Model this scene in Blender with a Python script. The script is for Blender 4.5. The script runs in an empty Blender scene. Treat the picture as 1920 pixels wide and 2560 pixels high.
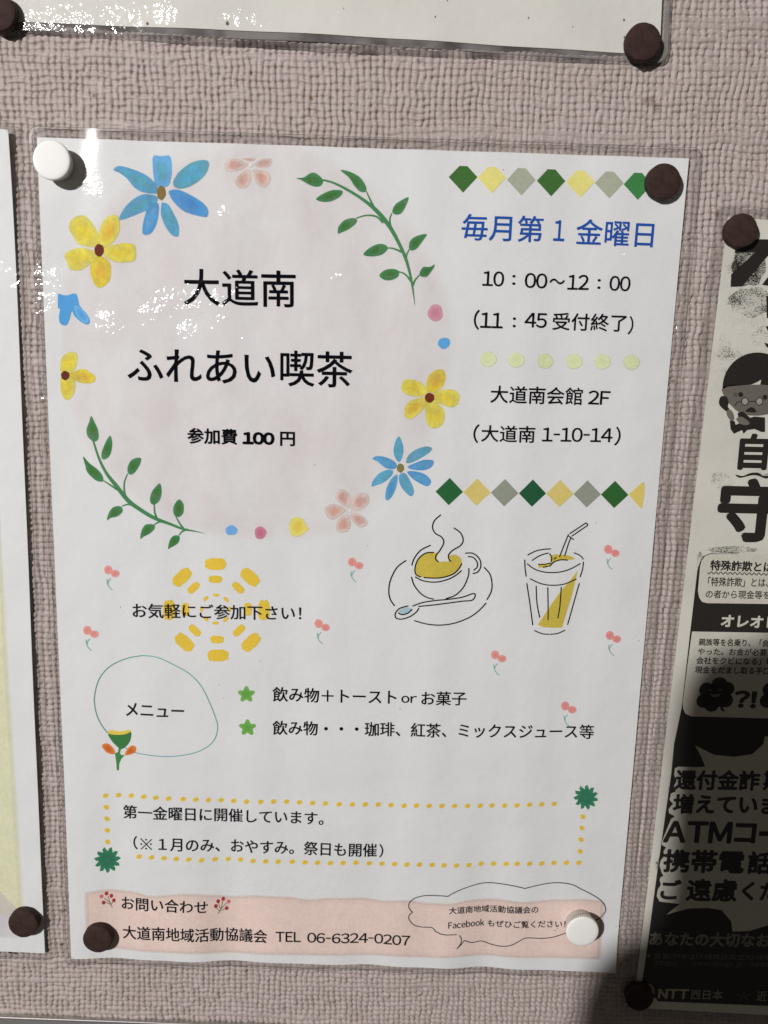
import bpy, bmesh, math, random
import numpy as np
from mathutils import Matrix, Vector
random.seed(7)
RNG = np.random.default_rng(11)
C = bpy.context.scene.collection
SC = bpy.context.scene

# ---------------------------------------------------------------- camera
# Wall coordinates are millimetres: x right, y up, z off the wall (0 = level of the sheets).
# Origin = lower left corner of the cafe notice's sheet (A4, 210 x 297 mm).
F_PX = 2036.4                      # focal length in photo pixels (1920 wide)
HM = np.array([[6.49646930551195, -0.35954477437481147, 180.0],
               [0.23083708709839032, -7.09638757691829, 2393.0],
               [2.2488317246055603e-05, -0.0005656870978466104, 1.0]])
_g = np.array([[1, 0, -960], [0, 1, -1280], [0, 0, 1.0]]) @ HM
_M = np.linalg.inv(np.diag([F_PX, F_PX, 1.0])) @ _g
_M /= (np.linalg.norm(_M[:, 0]) + np.linalg.norm(_M[:, 1])) / 2
_R = np.stack([_M[:, 0], _M[:, 1], np.cross(_M[:, 0], _M[:, 1])], 1)
_U, _, _V = np.linalg.svd(_R)
ROT = _U @ _V                      # wall mm -> camera axes (x right, y down, z forward)
CAM = -ROT.T @ _M[:, 2]            # camera position in wall mm

def W(x, y, z=0.0):
    """wall mm -> Blender metres"""
    return Vector((x * .001, -z * .001, y * .001))

def P(px, py, z=0.0):
    """point of the wall seen at a photo pixel, in wall mm"""
    d = ROT.T @ np.array([(px - 960) / F_PX, (py - 1280) / F_PX, 1.0])
    t = (z - CAM[2]) / d[2]
    q = CAM + d * t
    return float(q[0]), float(q[1])

cd = bpy.data.cameras.new('camera'); cam = bpy.data.objects.new('camera', cd); C.objects.link(cam)
cd.sensor_fit = 'HORIZONTAL'; cd.sensor_width = 36.0; cd.lens = 36.0 * F_PX / 1920
cd.clip_start = .005; cd.clip_end = 20
right, down, fwd = ROT[0], ROT[1], ROT[2]
def dirB(v): return Vector((v[0], -v[2], v[1]))
mx = Matrix.Identity(4)
for i, v in enumerate((dirB(right), dirB(-down), dirB(-fwd))):
    for j in range(3): mx[j][i] = v[j]
mx.translation = W(*CAM)
cam.matrix_world = mx
SC.camera = cam
cd.dof.use_dof = True
cd.dof.focus_distance = .283
cd.dof.aperture_fstop = (cd.lens / 1.7)      # a phone lens: an opening of about 2 mm
cd.dof.aperture_blades = 0

# ---------------------------------------------------------------- world, lamp, exposure
wd = bpy.data.worlds.new("World"); SC.world = wd; wd.use_nodes = True
bg = wd.node_tree.nodes['Background']
bg.inputs[0].default_value = (1.0, .90, .80, 1); bg.inputs[1].default_value = .062
LAMP = np.array([-665.0, 680.0, 1300.0])
ld = bpy.data.lights.new('lamp', 'POINT'); ld.energy = 106; ld.color = (1.0, .985, .98)
ld.shadow_soft_size = .0125
lo = bpy.data.objects.new('lamp', ld); lo.location = W(*LAMP); C.objects.link(lo)
SC.view_settings.view_transform = 'Standard'; SC.view_settings.look = 'None'
SC.view_settings.exposure = 0; SC.view_settings.gamma = 1
SC.cycles.use_denoising = True
SC.cycles.max_bounces = 8; SC.cycles.transparent_max_bounces = 24

# ---------------------------------------------------------------- helpers
def tag(o, label=None, cat=None, group=None, kind=None):
    if label: o['label'] = label
    if cat: o['category'] = cat
    if group: o['group'] = group
    if kind: o['kind'] = kind
    return o

def empty(name, x, y, z=0.0, parent=None):
    o = bpy.data.objects.new(name, None); C.objects.link(o); o.location = W(x, y, z)
    o.empty_display_size = .01
    if parent: o.parent = parent
    return o

def link(name, me, parent=None, mat=None):
    o = bpy.data.objects.new(name, me); C.objects.link(o)
    if mat: me.materials.append(mat)
    if parent:
        o.parent = parent
        o.matrix_parent_inverse = Matrix.Identity(4)
        o.location = -world_loc(parent)
    return o

def world_loc(o):
    v = Vector((0, 0, 0))
    while o: v = v + o.location; o = o.parent
    return v

def lin(c):
    c = c / 255.0
    return c / 12.92 if c <= .04045 else ((c + .055) / 1.055) ** 2.4
WHITE = lin(208)
def ink(r, g, b, k=.78):
    """reflectance of a print colour as it looks beside paper white of 208"""
    c = [min(.85, lin(v) / WHITE * k) for v in (r, g, b)]; m = sum(c) / 3
    return tuple(x * .95 + m * .05 for x in c)

def nodes(name):
    m = bpy.data.materials.new(name); m.use_nodes = True
    nt = m.node_tree
    for n in list(nt.nodes): nt.nodes.remove(n)
    out = nt.nodes.new('ShaderNodeOutputMaterial')
    def N(t, **kw):
        n = nt.nodes.new(t)
        for k, v in kw.items():
            if k.startswith('i_'): 
                key = k[2:]
                key = int(key) if key.isdigit() else key.replace('_', ' ')
                n.inputs[key].default_value = v
            else: setattr(n, k, v)
        return n
    def L(a, b): nt.links.new(a, b)
    return m, nt, out, N, L

def ramp(N, stops):
    r = N('ShaderNodeValToRGB')
    e = r.color_ramp.elements
    while len(e) > 1: e.remove(e[-1])
    e[0].position, e[0].color = stops[0][0], tuple(stops[0][1]) + (1,)
    for p, c in stops[1:]:
        x = e.new(p); x.color = tuple(c) + (1,)
    return r

def G(v): return (v, v, v)

# ---- materials
def mat_ink(name='print_ink', lo=.88, hi=1.10, stroke=(1, 1, 1), alo=1.0):
    m, nt, out, N, L = nodes(name)
    at = N('ShaderNodeAttribute', attribute_name='Col')
    tc = N('ShaderNodeTexCoord')
    geo = N('ShaderNodeNewGeometry')
    nz = N('ShaderNodeTexNoise', i_Scale=900.0, i_Detail=3.0); L(geo.outputs['Position'], nz.inputs['Vector'])
    mp = N('ShaderNodeMapping'); mp.inputs['Scale'].default_value = stroke; L(geo.outputs['Position'], mp.inputs[0])
    n2 = N('ShaderNodeTexNoise', i_Scale=180.0, i_Detail=4.0, i_Roughness=.6); L(mp.outputs[0], n2.inputs['Vector'])
    r = ramp(N, [(.3, G(lo)), (.7, G(hi))]); L(n2.outputs[0], r.inputs[0])
    r2 = ramp(N, [(.3, G(.95)), (.7, G(1.05))]); L(nz.outputs[0], r2.inputs[0])
    mu = N('ShaderNodeMix', data_type='RGBA', blend_type='MULTIPLY'); mu.inputs[0].default_value = 1
    L(at.outputs['Color'], mu.inputs[6]); L(r.outputs[0], mu.inputs[7])
    mv = N('ShaderNodeMix', data_type='RGBA', blend_type='MULTIPLY'); mv.inputs[0].default_value = 1
    L(mu.outputs[2], mv.inputs[6]); L(r2.outputs[0], mv.inputs[7])
    d = N('ShaderNodeBsdfDiffuse'); L(mv.outputs[2], d.inputs[0])
    t = N('ShaderNodeBsdfTransparent')
    n4 = N('ShaderNodeTexNoise', i_Scale=260.0, i_Detail=4.0, i_Roughness=.65, i_Distortion=.6); L(geo.outputs['Position'], n4.inputs['Vector'])
    r4 = ramp(N, [(.36, G(alo)), (.58, G(1))]); L(n4.outputs[0], r4.inputs[0])
    am = N('ShaderNodeMath', operation='MULTIPLY'); L(at.outputs['Alpha'], am.inputs[0]); L(r4.outputs[0], am.inputs[1])
    mm = N('ShaderNodeMixShader'); L(am.outputs[0], mm.inputs[0]); L(t.outputs[0], mm.inputs[1]); L(d.outputs[0], mm.inputs[2])
    L(mm.outputs[0], out.inputs[0])
    return m

def mat_wash():
    """watery printed tint: alpha broken up by a soft lozenge pattern"""
    m, nt, out, N, L = nodes('watercolour_wash')
    at = N('ShaderNodeAttribute', attribute_name='Col')
    geo = N('ShaderNodeNewGeometry')
    mp = N('ShaderNodeMapping'); mp.inputs['Scale'].default_value = (1.6, 1, 1)
    L(geo.outputs['Position'], mp.inputs[0])
    nz = N('ShaderNodeTexNoise', i_Scale=42.0, i_Detail=3.0, i_Roughness=.55, i_Distortion=.4); L(mp.outputs[0], nz.inputs['Vector'])
    r = ramp(N, [(.32, G(.22)), (.68, G(1.0))]); L(nz.outputs[0], r.inputs[0])
    mul = N('ShaderNodeMath', operation='MULTIPLY'); L(r.outputs[0], mul.inputs[0]); L(at.outputs['Alpha'], mul.inputs[1])
    d = N('ShaderNodeBsdfDiffuse'); L(at.outputs['Color'], d.inputs[0])
    t = N('ShaderNodeBsdfTransparent')
    mm = N('ShaderNodeMixShader'); L(mul.outputs[0], mm.inputs[0]); L(t.outputs[0], mm.inputs[1]); L(d.outputs[0], mm.inputs[2])
    L(mm.outputs[0], out.inputs[0])
    return m

def mat_toner():
    """patchy photocopier toner: hard speckle, denser where the attribute alpha is high"""
    m, nt, out, N, L = nodes('toner_speckle')
    at = N('ShaderNodeAttribute', attribute_name='Col')
    geo = N('ShaderNodeNewGeometry')
    mp = N('ShaderNodeMapping'); mp.inputs['Scale'].default_value = (.55, 1, 1.3)
    L(geo.outputs['Position'], mp.inputs[0])
    nz = N('ShaderNodeTexNoise', i_Scale=4200.0, i_Detail=2.0, i_Roughness=.7); L(mp.outputs[0], nz.inputs['Vector'])
    n2 = N('ShaderNodeTexNoise', i_Scale=110.0, i_Detail=4.0); L(mp.outputs[0], n2.inputs['Vector'])
    a = N('ShaderNodeMath', operation='MULTIPLY_ADD'); L(n2.outputs[0], a.inputs[0]); a.inputs[1].default_value = .9; L(nz.outputs[0], a.inputs[2])
    b = N('ShaderNodeMath', operation='MULTIPLY_ADD'); L(at.outputs['Alpha'], b.inputs[0]); b.inputs[1].default_value = .55; L(a.outputs[0], b.inputs[2])
    r = ramp(N, [(.0, G(0)), (.98, G(0)), (1.0, G(1))]); L(b.outputs[0], r.inputs[0])
    s = N('ShaderNodeMath', operation='SUBTRACT'); L(b.outputs[0], s.inputs[0]); s.inputs[1].default_value = 1.18
    s2 = N('ShaderNodeMath', operation='MULTIPLY', use_clamp=True); L(s.outputs[0], s2.inputs[0]); s2.inputs[1].default_value = 6.0
    s3 = N('ShaderNodeMath', operation='MULTIPLY'); L(s2.outputs[0], s3.inputs[0]); s3.inputs[1].default_value = .6
    d = N('ShaderNodeBsdfDiffuse'); L(at.outputs['Color'], d.inputs[0])
    t = N('ShaderNodeBsdfTransparent')
    mm = N('ShaderNodeMixShader'); L(s3.outputs[0], mm.inputs[0]); L(t.outputs[0], mm.inputs[1]); L(d.outputs[0], mm.inputs[2])
    L(mm.outputs[0], out.inputs[0])
    return m

def mat_paper(name, col, grime=0.0):
    m, nt, out, N, L = nodes(name)
    geo = N('ShaderNodeNewGeometry')
    nz = N('ShaderNodeTexNoise', i_Scale=1400.0, i_Detail=3.0); L(geo.outputs['Position'], nz.inputs['Vector'])
    n2 = N('ShaderNodeTexNoise', i_Scale=28.0, i_Detail=5.0, i_Roughness=.6); L(geo.outputs['Position'], n2.inputs['Vector'])
    r = ramp(N, [(.35, tuple(c * .985 for c in col)), (.65, tuple(c * 1.01 for c in col))]); L(nz.outputs[0], r.inputs[0])
    r2 = ramp(N, [(.3, G(1 - .04 - grime)), (.62, G(1.0))]); L(n2.outputs[0], r2.inputs[0])
    mu = N('ShaderNodeMix', data_type='RGBA', blend_type='MULTIPLY'); mu.inputs[0].default_value = 1
    L(r.outputs[0], mu.inputs[6]); L(r2.outputs[0], mu.inputs[7])
    bp = N('ShaderNodeBump', i_Strength=.12, i_Distance=.00008); L(nz.outputs[0], bp.inputs['Height'])
    n3 = N('ShaderNodeTexNoise', i_Scale=60.0, i_Detail=3.0); L(geo.outputs['Position'], n3.inputs['Vector'])
    bp2 = N('ShaderNodeBump', i_Strength=.6, i_Distance=.0010); L(n3.outputs[0], bp2.inputs['Height']); L(bp.outputs[0], bp2.inputs['Normal'])
    d = N('ShaderNodeBsdfDiffuse'); L(mu.outputs[2], d.inputs[0]); L(bp2.outputs[0], d.inputs['Normal'])
    L(d.outputs[0], out.inputs[0])
    return m

def mat_film(name, rough=.075, crinkle=1.0, tint=.965, patch_lo=.50, patch_hi=.60, base=.03):
    """laminating film: clear, sharply glossy, crinkled in patches"""
    m, nt, out, N, L = nodes(name)
    geo = N('ShaderNodeNewGeometry')
    warp = N('ShaderNodeTexNoise', i_Scale=160.0, i_Detail=2.0); L(geo.outputs['Position'], warp.inputs['Vector'])
    wa = N('ShaderNodeVectorMath', operation='MULTIPLY_ADD'); L(warp.outputs['Color'], wa.inputs[0]); wa.inputs[1].default_value = (.004, .004, .004); L(geo.outputs['Position'], wa.inputs[2])
    nz = N('ShaderNodeTexNoise', i_Scale=340.0, i_Detail=2.5, i_Roughness=.55); L(wa.outputs[0], nz.inputs['Vector'])
    pm = N('ShaderNodeMapping'); pm.inputs['Scale'].default_value = (1.0, 1, .62); L(geo.outputs['Position'], pm.inputs[0])
    pn = N('ShaderNodeTexNoise', i_Scale=62.0, i_Detail=3.0, i_Roughness=.6); L(pm.outputs[0], pn.inputs['Vector'])
    pr = ramp(N, [(patch_lo, G(.0)), (patch_hi, G(1))]); L(pn.outputs[0], pr.inputs[0])
    at = N('ShaderNodeAttribute', attribute_name='Crinkle')
    pm2 = N('ShaderNodeMath', operation='MULTIPLY_ADD'); L(pr.outputs[0], pm2.inputs[0]); pm2.inputs[1].default_value = base; L(at.outputs['Fac'], pm2.inputs[2])
    mul = N('ShaderNodeMath', operation='MULTIPLY'); L(nz.outputs[0], mul.inputs[0]); L(pm2.outputs[0], mul.inputs[1])
    b1 = N('ShaderNodeBump', i_Strength=1.0, i_Distance=.00062 * crinkle); L(mul.outputs[0], b1.inputs['Height'])
    # faint rolling marks across the film
    sm = N('ShaderNodeMapping'); sm.inputs['Scale'].default_value = (.06, 1, 1); L(geo.outputs['Position'], sm.inputs[0])
    st = N('ShaderNodeTexNoise', i_Scale=700.0, i_Detail=1.0); L(sm.outputs[0], st.inputs['Vector'])
    b2 = N('ShaderNodeBump', i_Strength=.35, i_Distance=.00005); L(st.outputs[0], b2.inputs['Height']); L(b1.outputs[0], b2.inputs['Normal'])
    big = N('ShaderNodeTexNoise', i_Scale=45.0, i_Detail=1.0); L(geo.outputs['Position'], big.inputs['Vector'])
    b3 = N('ShaderNodeBump', i_Strength=.6, i_Distance=.0009); L(big.outputs[0], b3.inputs['Height']); L(b2.outputs[0], b3.inputs['Normal'])
    dt = N('ShaderNodeVectorMath', operation='DOT_PRODUCT'); L(geo.outputs['Incoming'], dt.inputs[0]); L(geo.outputs['Normal'], dt.inputs[1])
    ab = N('ShaderNodeMath', operation='ABSOLUTE'); L(dt.outputs['Value'], ab.inputs[0])
    iv = N('ShaderNodeMath', operation='SUBTRACT', use_clamp=True); iv.inputs[0].default_value = 1.0; L(ab.outputs[0], iv.inputs[1])
    pw = N('ShaderNodeMath', operation='POWER'); L(iv.outputs[0], pw.inputs[0]); pw.inputs[1].default_value = 5.0
    fr = N('ShaderNodeMath', operation='MULTIPLY_ADD'); L(pw.outputs[0], fr.inputs[0]); fr.inputs[1].default_value = .95; fr.inputs[2].default_value = .045   # thin clear film seen from either side
    g = N('ShaderNodeBsdfGlossy', i_Roughness=rough); L(b3.outputs[0], g.inputs['Normal'])
    t = N('ShaderNodeBsdfTransparent'); t.inputs[0].default_value = (tint, tint, tint * .995, 1)
    mm = N('ShaderNodeMixShader'); L(fr.outputs[0], mm.inputs[0]); L(t.outputs[0], mm.inputs[1]); L(g.outputs[0], mm.inputs[2])
    L(mm.outputs[0], out.inputs[0])
    return m

def mat_rim(name, dark, a):
    m, nt, out, N, L = nodes(name)
    geo = N('ShaderNodeNewGeometry')
    nz = N('ShaderNodeTexNoise', i_Scale=90.0, i_Detail=2.0); L(geo.outputs['Position'], nz.inputs['Vector'])
    r = ramp(N, [(.35, G(a * .35)), (.6, G(a))]); L(nz.outputs[0], r.inputs[0])
    p = N('ShaderNodeBsdfPrincipled'); p.inputs['Base Color'].default_value = (dark, dark * .93, dark * .88, 1); p.inputs['Roughness'].default_value = .6; p.inputs['Specular IOR Level'].default_value = .2
    t = N('ShaderNodeBsdfTransparent')
    mm = N('ShaderNodeMixShader'); L(r.outputs[0], mm.inputs[0]); L(t.outputs[0], mm.inputs[1]); L(p.outputs[0], mm.inputs[2])
    L(mm.outputs[0], out.inputs[0])
    return m

def mat_wall():
    m, nt, out, N, L = nodes('embossed_vinyl')
    at = N('ShaderNodeAttribute', attribute_name='Col')
    geo = N('ShaderNodeNewGeometry')
    nz = N('ShaderNodeTexNoise', i_Scale=2600.0, i_Detail=3.0, i_Roughness=.6); L(geo.outputs['Position'], nz.inputs['Vector'])
    r = ramp(N, [(.3, G(.88)), (.7, G(1.08))]); L(nz.outputs[0], r.inputs[0])
    mu = N('ShaderNodeMix', data_type='RGBA', blend_type='MULTIPLY'); mu.inputs[0].default_value = 1
    L(at.outputs['Color'], mu.inputs[6]); L(r.outputs[0], mu.inputs[7])
    bp = N('ShaderNodeBump', i_Strength=.5, i_Distance=.00012); L(nz.outputs[0], bp.inputs['Height'])
    p = N('ShaderNodeBsdfPrincipled'); p.inputs['Roughness'].default_value = .52
    p.inputs['Specular IOR Level'].default_value = .35
    L(mu.outputs[2], p.inputs['Base Color']); L(bp.outputs[0], p.inputs['Normal'])
    L(p.outputs[0], out.inputs[0])
    return m

def mat_simple(name, c1, c2, scale, rough, bump=0.0, metal=0.0, spec=.5, stretch=(1, 1, 1)):
    m, nt, out, N, L = nodes(name)
    tc = N('ShaderNodeTexCoord')
    mp = N('ShaderNodeMapping'); mp.inputs['Scale'].default_value = stretch; L(tc.outputs['Object'], mp.inputs[0])
    nz = N('ShaderNodeTexNoise', i_Scale=scale, i_Detail=5.0, i_Roughness=.65); L(mp.outputs[0], nz.inputs['Vector'])
    r = ramp(N, [(.3, c1), (.7, c2)]); L(nz.outputs[0], r.inputs[0])
    p = N('ShaderNodeBsdfPrincipled'); p.inputs['Roughness'].default_value = rough; p.inputs['Metallic'].default_value = metal
    p.inputs['Specular IOR Level'].default_value = spec
    L(r.outputs[0], p.inputs['Base Color'])
    if bump:
        b = N('ShaderNodeBump', i_Strength=.8, i_Distance=bump); L(nz.outputs[0], b.inputs['Height']); L(b.outputs[0], p.inputs['Normal'])
    L(p.outputs[0], out.inputs[0])
    return m

M_INK = mat_ink(lo=.965, hi=1.03); M_PAINT = mat_ink('watercolour_paint', .86, 1.10, (1.5, 1, .6), .70); M_WASH = mat_wash(); M_TONER = mat_toner()
M_PAPER = mat_paper('white_paper', (.80, .80, .80))
M_CREAM = mat_paper('cream_copy_paper', (.76, .735, .66), .08)
M_OLD = mat_paper('warm_white_paper', (.76, .74, .69), .05)
M_FILM = mat_film('laminate_film')
M_FILM_OLD = mat_film('laminate_film_slack', rough=.09, crinkle=1.2, tint=.95, patch_lo=.5, patch_hi=.62, base=.22)
M_FILM_RIGHT = mat_film('laminate_film_matte', rough=.10, crinkle=.5, tint=.94)
M_RIM = mat_rim('film_cut_edge_shade', .10, .8)  # dark colour paints in the edge shading along the film's cut edge
M_RIM_SOFT = mat_rim('film_cut_edge_shade_faint', .12, .35)
M_SEAL = mat_rim('film_sealed_margin', .30, .75)
M_HAZE = mat_rim('film_margin_haze', .17, .13)
M_WALL = mat_wall()

# ---------------------------------------------------------------- the wall (structure)
def vnoise(X, Y, s, seed):
    """smooth value noise, s = cell size in mm"""
    rg = np.random.default_rng(seed)
    T = rg.random((64, 64))
    x = X / s; y = Y / s
    i = np.floor(x).astype(int); j = np.floor(y).astype(int)
    u = x - i; v = y - j; u = u * u * (3 - 2 * u); v = v * v * (3 - 2 * v)
    a = T[j % 64, i % 64]; b = T[j % 64, (i + 1) % 64]; c = T[(j + 1) % 64, i % 64]; d = T[(j + 1) % 64, (i + 1) % 64]
    return (a * (1 - u) + b * u) * (1 - v) + (c * (1 - u) + d * u) * v

WALL_TOP = -0.9                     # bead tops lie this far behind the sheets
def wall_relief(X, Y):
    ang = math.radians(-.6)
    A = X * math.cos(ang) - Y * math.sin(ang); B = X * math.sin(ang) + Y * math.cos(ang)
    A = A + 1.5 * (vnoise(X + 300, Y + 300, 21, 1) - .5) + 0.95 * (vnoise(X + 300, Y + 300, 4.0, 2) - .5)
    B = B + 1.5 * (vnoise(X + 300, Y + 300, 26, 3) - .5) + 0.95 * (vnoise(X + 300, Y + 300, 4.4, 4) - .5)
    pa, pb = 2.12, 2.06
    a = A / pa + 200; b = B / pb + 200
    i = np.floor(a).astype(int); j = np.floor(b).astype(int)
    u = a - i - .5; v = b - j - .5
    rg = np.random.default_rng(5)
    n = 512
    # gaps between beads: open (0) or deep (1); regions lean to rows or to columns
    reg = vnoise(*np.meshgrid(np.arange(n) * 1.0, np.arange(n) * 1.0), 5.0, 9)
    reg2 = vnoise(*np.meshgrid(np.arange(n) * 1.0, np.arange(n) * .45), 4.0, 12)
    DX = np.where(rg.random((n, n)) < .24 + .52 * reg, 1.0, .0) * (.35 + .75 * rg.random((n, n)))
    DY = np.where(rg.random((n, n)) < .24 + .52 * (1 - reg2), 1.0, .0) * (.35 + .75 * rg.random((n, n)))
    DX *= .80; DY *= .80
    hb = 1 + .20 * (rg.random((n, n)) - .5)
    i2 = i % n; j2 = j % n
    def gap(d, w): return np.exp(-(d / w) ** 2)
    gL = gap(u + .5, .13) * DX[j2, i2]; gR = gap(.5 - u, .13) * DX[j2, (i2 + 1) % n]
    gB = gap(v + .5, .13) * DY[j2, i2]; gT = gap(.5 - v, .13) * DY[(j2 + 1) % n, i2]
    # corners: deep dimple where four beads meet
    cu = .5 - np.abs(u); cv = .5 - np.abs(v)
    ci = i2 + (u > 0); cj = j2 + (v > 0)
    DC = (1.5 * rg.random((n, n)) ** 1.1)[cj % n, ci % n]
    gC = np.exp(-((cu / .23) ** 2 + (cv / .21) ** 2)) * DC
    # soften the grooves into squiggles
    g = 1 - (1 - np.clip(gL, 0, 1)) * (1 - np.clip(gR, 0, 1)) * (1 - np.clip(gB, 0, 1)) * (1 - np.clip(gT, 0, 1)) * (1 - np.clip(gC, 0, 1))
    dome = -.95 * (u * u + v * v)
    h = .8 * (hb[j2, i2] - 1) + dome - .72 * g
    # long horizontal threads
    rt = np.where(rg.random(n) < .14, 1.0, 0.0)[j2] * (vnoise(A + 300, B + 300, 17, 21) > .45)
    h = h * (1 - .6 * rt) - .22 * rt * (np.abs(v) ** 2) * 4 * .6
    h = h + .20 * (vnoise(X + 300, Y + 300, .85, 31) - .5) + .22 * (vnoise(X + 300, Y + 300, 1.7, 35) - .5) + .45 * (vnoise(X + 300, Y + 300, 7, 33) - .5)
    return h

EXCL = [(6, 204, 6, 291)]
x0, x1, y0, y1 = -62.0, 285.0, -34, 372.0
STEP = .30
xs = np.arange(x0, x1, STEP); ys = np.arange(y0, y1, STEP)
X, Y = np.meshgrid(xs, ys)
Hh = wall_relief(X, Y)
ny, nx = X.shape
# print-like tint of the vinyl: pinkish and greyish threads, a few rust specks and stains
t1 = vnoise(X + 300, Y + 300, 6, 41)[..., None]; t2 = vnoise(X * .35 + 300, Y * 1.6 + 300, 2.3, 42)[..., None]
t3 = vnoise(X + 300, Y + 300, 38, 43)[..., None]
base = np.array([.40, .335, .308]); pink = np.array([.43, .36, .352]); dun = np.array([.34, .283, .245])
mixv = np.clip(.5 * t1 + .35 * t2 + .3 * t3, 0, 1)
col = dun * (1 - mixv) + pink * mixv
col = (col * .45 + base * .55) * 1.06
rg = np.random.default_rng(77)
spots = [(P(777, 244), .75, (.20, .09, .02)), (P(232, 236), .6, (.12, .05, .03)), (P(355, 150), .6, (.14, .06, .03)),
         (P(1046, 148), .5, (.12, .06, .03)), (P(150, 2283), .9, (.12, .07, .04)), (P(160, 2281), .6, (.12, .07, .04)), (P(152, 2367), .8, (.10, .05, .03)),
         (P(1697, 1507), .8, (.14, .07, .04)), (P(1686, 953), .6, (.12, .05, .02)), (P(1800, 487), .6, (.12, .06, .03)),
         (P(1634, 248), 1.4, (.22, .17, .14)), (P(1645, 268), 1.3, (.22, .17, .14)), (P(1617, 249), 1.0, (.20, .15, .12)),
         (P(430, 2425), .6, (.14, .07, .04)), (P(1875, 126), .8, (.14, .08, .05)), (P(1796, 534), .9, (.16, .09, .05)), (P(615, 2433), .7, (.14, .10, .08)), (P(1050, 2495), .7, (.16, .11, .09))]
for k in range(60):
    spots.append(((rg.uniform(x0, x1), rg.uniform(y0, y1)), rg.uniform(.22, .5), (.17, .09, .06)))
for (sx, sy), sr, sc in spots:
    ii = slice(max(0, int((sy - 4 * sr - y0) / STEP)), int((sy + 4 * sr - y0) / STEP) + 1)
    jj = slice(max(0, int((sx - 4 * sr - x0) / STEP)), int((sx + 4 * sr - x0) / STEP) + 1)
    xx, yy = X[ii, jj], Y[ii, jj]
    if xx.size == 0: continue
    a = np.exp(-(((xx - sx) / sr) ** 2 + ((yy - sy) / sr) ** 2) ** 1.3)[..., None] * .85
    col[ii, jj] = col[ii, jj] * (1 - a) + np.array(sc) * a
V = np.stack([X.ravel() * .001, -(WALL_TOP + Hh.ravel()) * .001, Y.ravel() * .001], 1)
idx = np.arange(nx * ny).reshape(ny, nx)
cx = (X[:-1, :-1] + STEP / 2); cy = (Y[:-1, :-1] + STEP / 2)
keep = ~((cx > 10) & (cx < 200) & (cy > 10) & (cy < 287))
keep &= ~((cx < -18)) | (cy > 303) | (cy < 0)
keep &= ~((cx < 190) & (cy > 348)) 
q = np.stack([idx[:-1, :-1], idx[:-1, 1:], idx[1:, 1:], idx[1:, :-1]], -1)[keep]
used = np.unique(q); remap = -np.ones(nx * ny, int); remap[used] = np.arange(len(used))
q = remap[q]; Vu = V[used]; cu_ = col.reshape(-1, 3)[used]
me = bpy.data.meshes.new('wall')
me.vertices.add(len(Vu)); me.vertices.foreach_set('co', Vu.astype(np.float32).ravel())
me.loops.add(q.size); me.loops.foreach_set('vertex_index', q.astype(np.int32).ravel())
me.polygons.add(len(q)); me.polygons.foreach_set('loop_start', np.arange(0, q.size, 4, dtype=np.int32))
me.update(calc_edges=True); me.validate()
me.shade_smooth()
ca = me.color_attributes.new('Col', 'FLOAT_COLOR', 'POINT')
ca.data.foreach_set('color', np.concatenate([cu_, np.ones((len(cu_), 1))], 1).astype(np.float32).ravel())
wall = tag(link('wall', me, mat=M_WALL), kind='structure')
# the board behind the vinyl, which also carries on beyond the picture
bm = bmesh.new()
for (a, b, c, d) in [(-700, 900, -60, 900)]:
    vs = [bm.verts.new(W(x, y, z)) for z in (-2.9, -14) for x, y in ((a, c), (b, c), (b, d), (a, d))]
    for f in ((0, 1, 2, 3), (7, 6, 5, 4), (0, 4, 5, 1), (1, 5, 6, 2), (2, 6, 7, 3), (3, 7, 4, 0)): bm.faces.new([vs[i] for i in f])
bmesh.ops.recalc_face_normals(bm, faces=bm.faces)
me = bpy.data.meshes.new('wall_backing'); bm.to_mesh(me); bm.free()
M_BACK = mat_simple('vinyl_backing', (.33, .27, .24), (.42, .34, .32), 300, .7, bump=.0006)
tag(link('wall_backing', me, mat=M_BACK), kind='structure')

# ---------------------------------------------------------------- printing
def wave_main(x, y):
    """the laminated sheet is pinned at its corners and ripples between them"""
    e = 1 - min(max(y / 75.0, 0), 1)
    e2 = 1 - min(max((297 - y) / 60.0, 0), 1)
    s = .30 * math.sin(x * .045 + .6 + y * .002) * math.sin(max(0, min(1, y / 297)) * math.pi)
    s += e * (.30 + .50 * math.sin(x * .132 + 2.4) + .26 * math.sin(x * .26 + 1.0) + .2 * math.sin(x * .06))
    s += e2 * .12 * math.sin(x * .09 + 1)
    s += .17 * math.sin(x * .19 + y * .012) + .10 * math.sin(x * .31 - y * .02)
    cl = math.exp(-(((x - 212) / 14) ** 2 + ((y + 2) / 12) ** 2)) * 1.4      # lower right corner lifts
    return s + cl
def wave_zero(x, y): return 0.0
def wave_left(x, y): return .0008 * max(0, y - 262) ** 2 + .55 + .35 * math.sin(y * .018 + .3) + .12 * math.sin(y * .07) + .15 * math.sin(x * .09)
def wave_top(x, y):
    # stands off the wall between its pins, the lower edge bellies out in the middle
    t = min(max((x + 12) / 200.0, 0), 1)
    return .1 + 2.6 * math.sin(math.pi * t) ** 2 * math.exp(-(y - 327) / 45.0) + .25 * math.sin(x * .16) * math.exp(-(y - 327) / 30.0)

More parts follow.
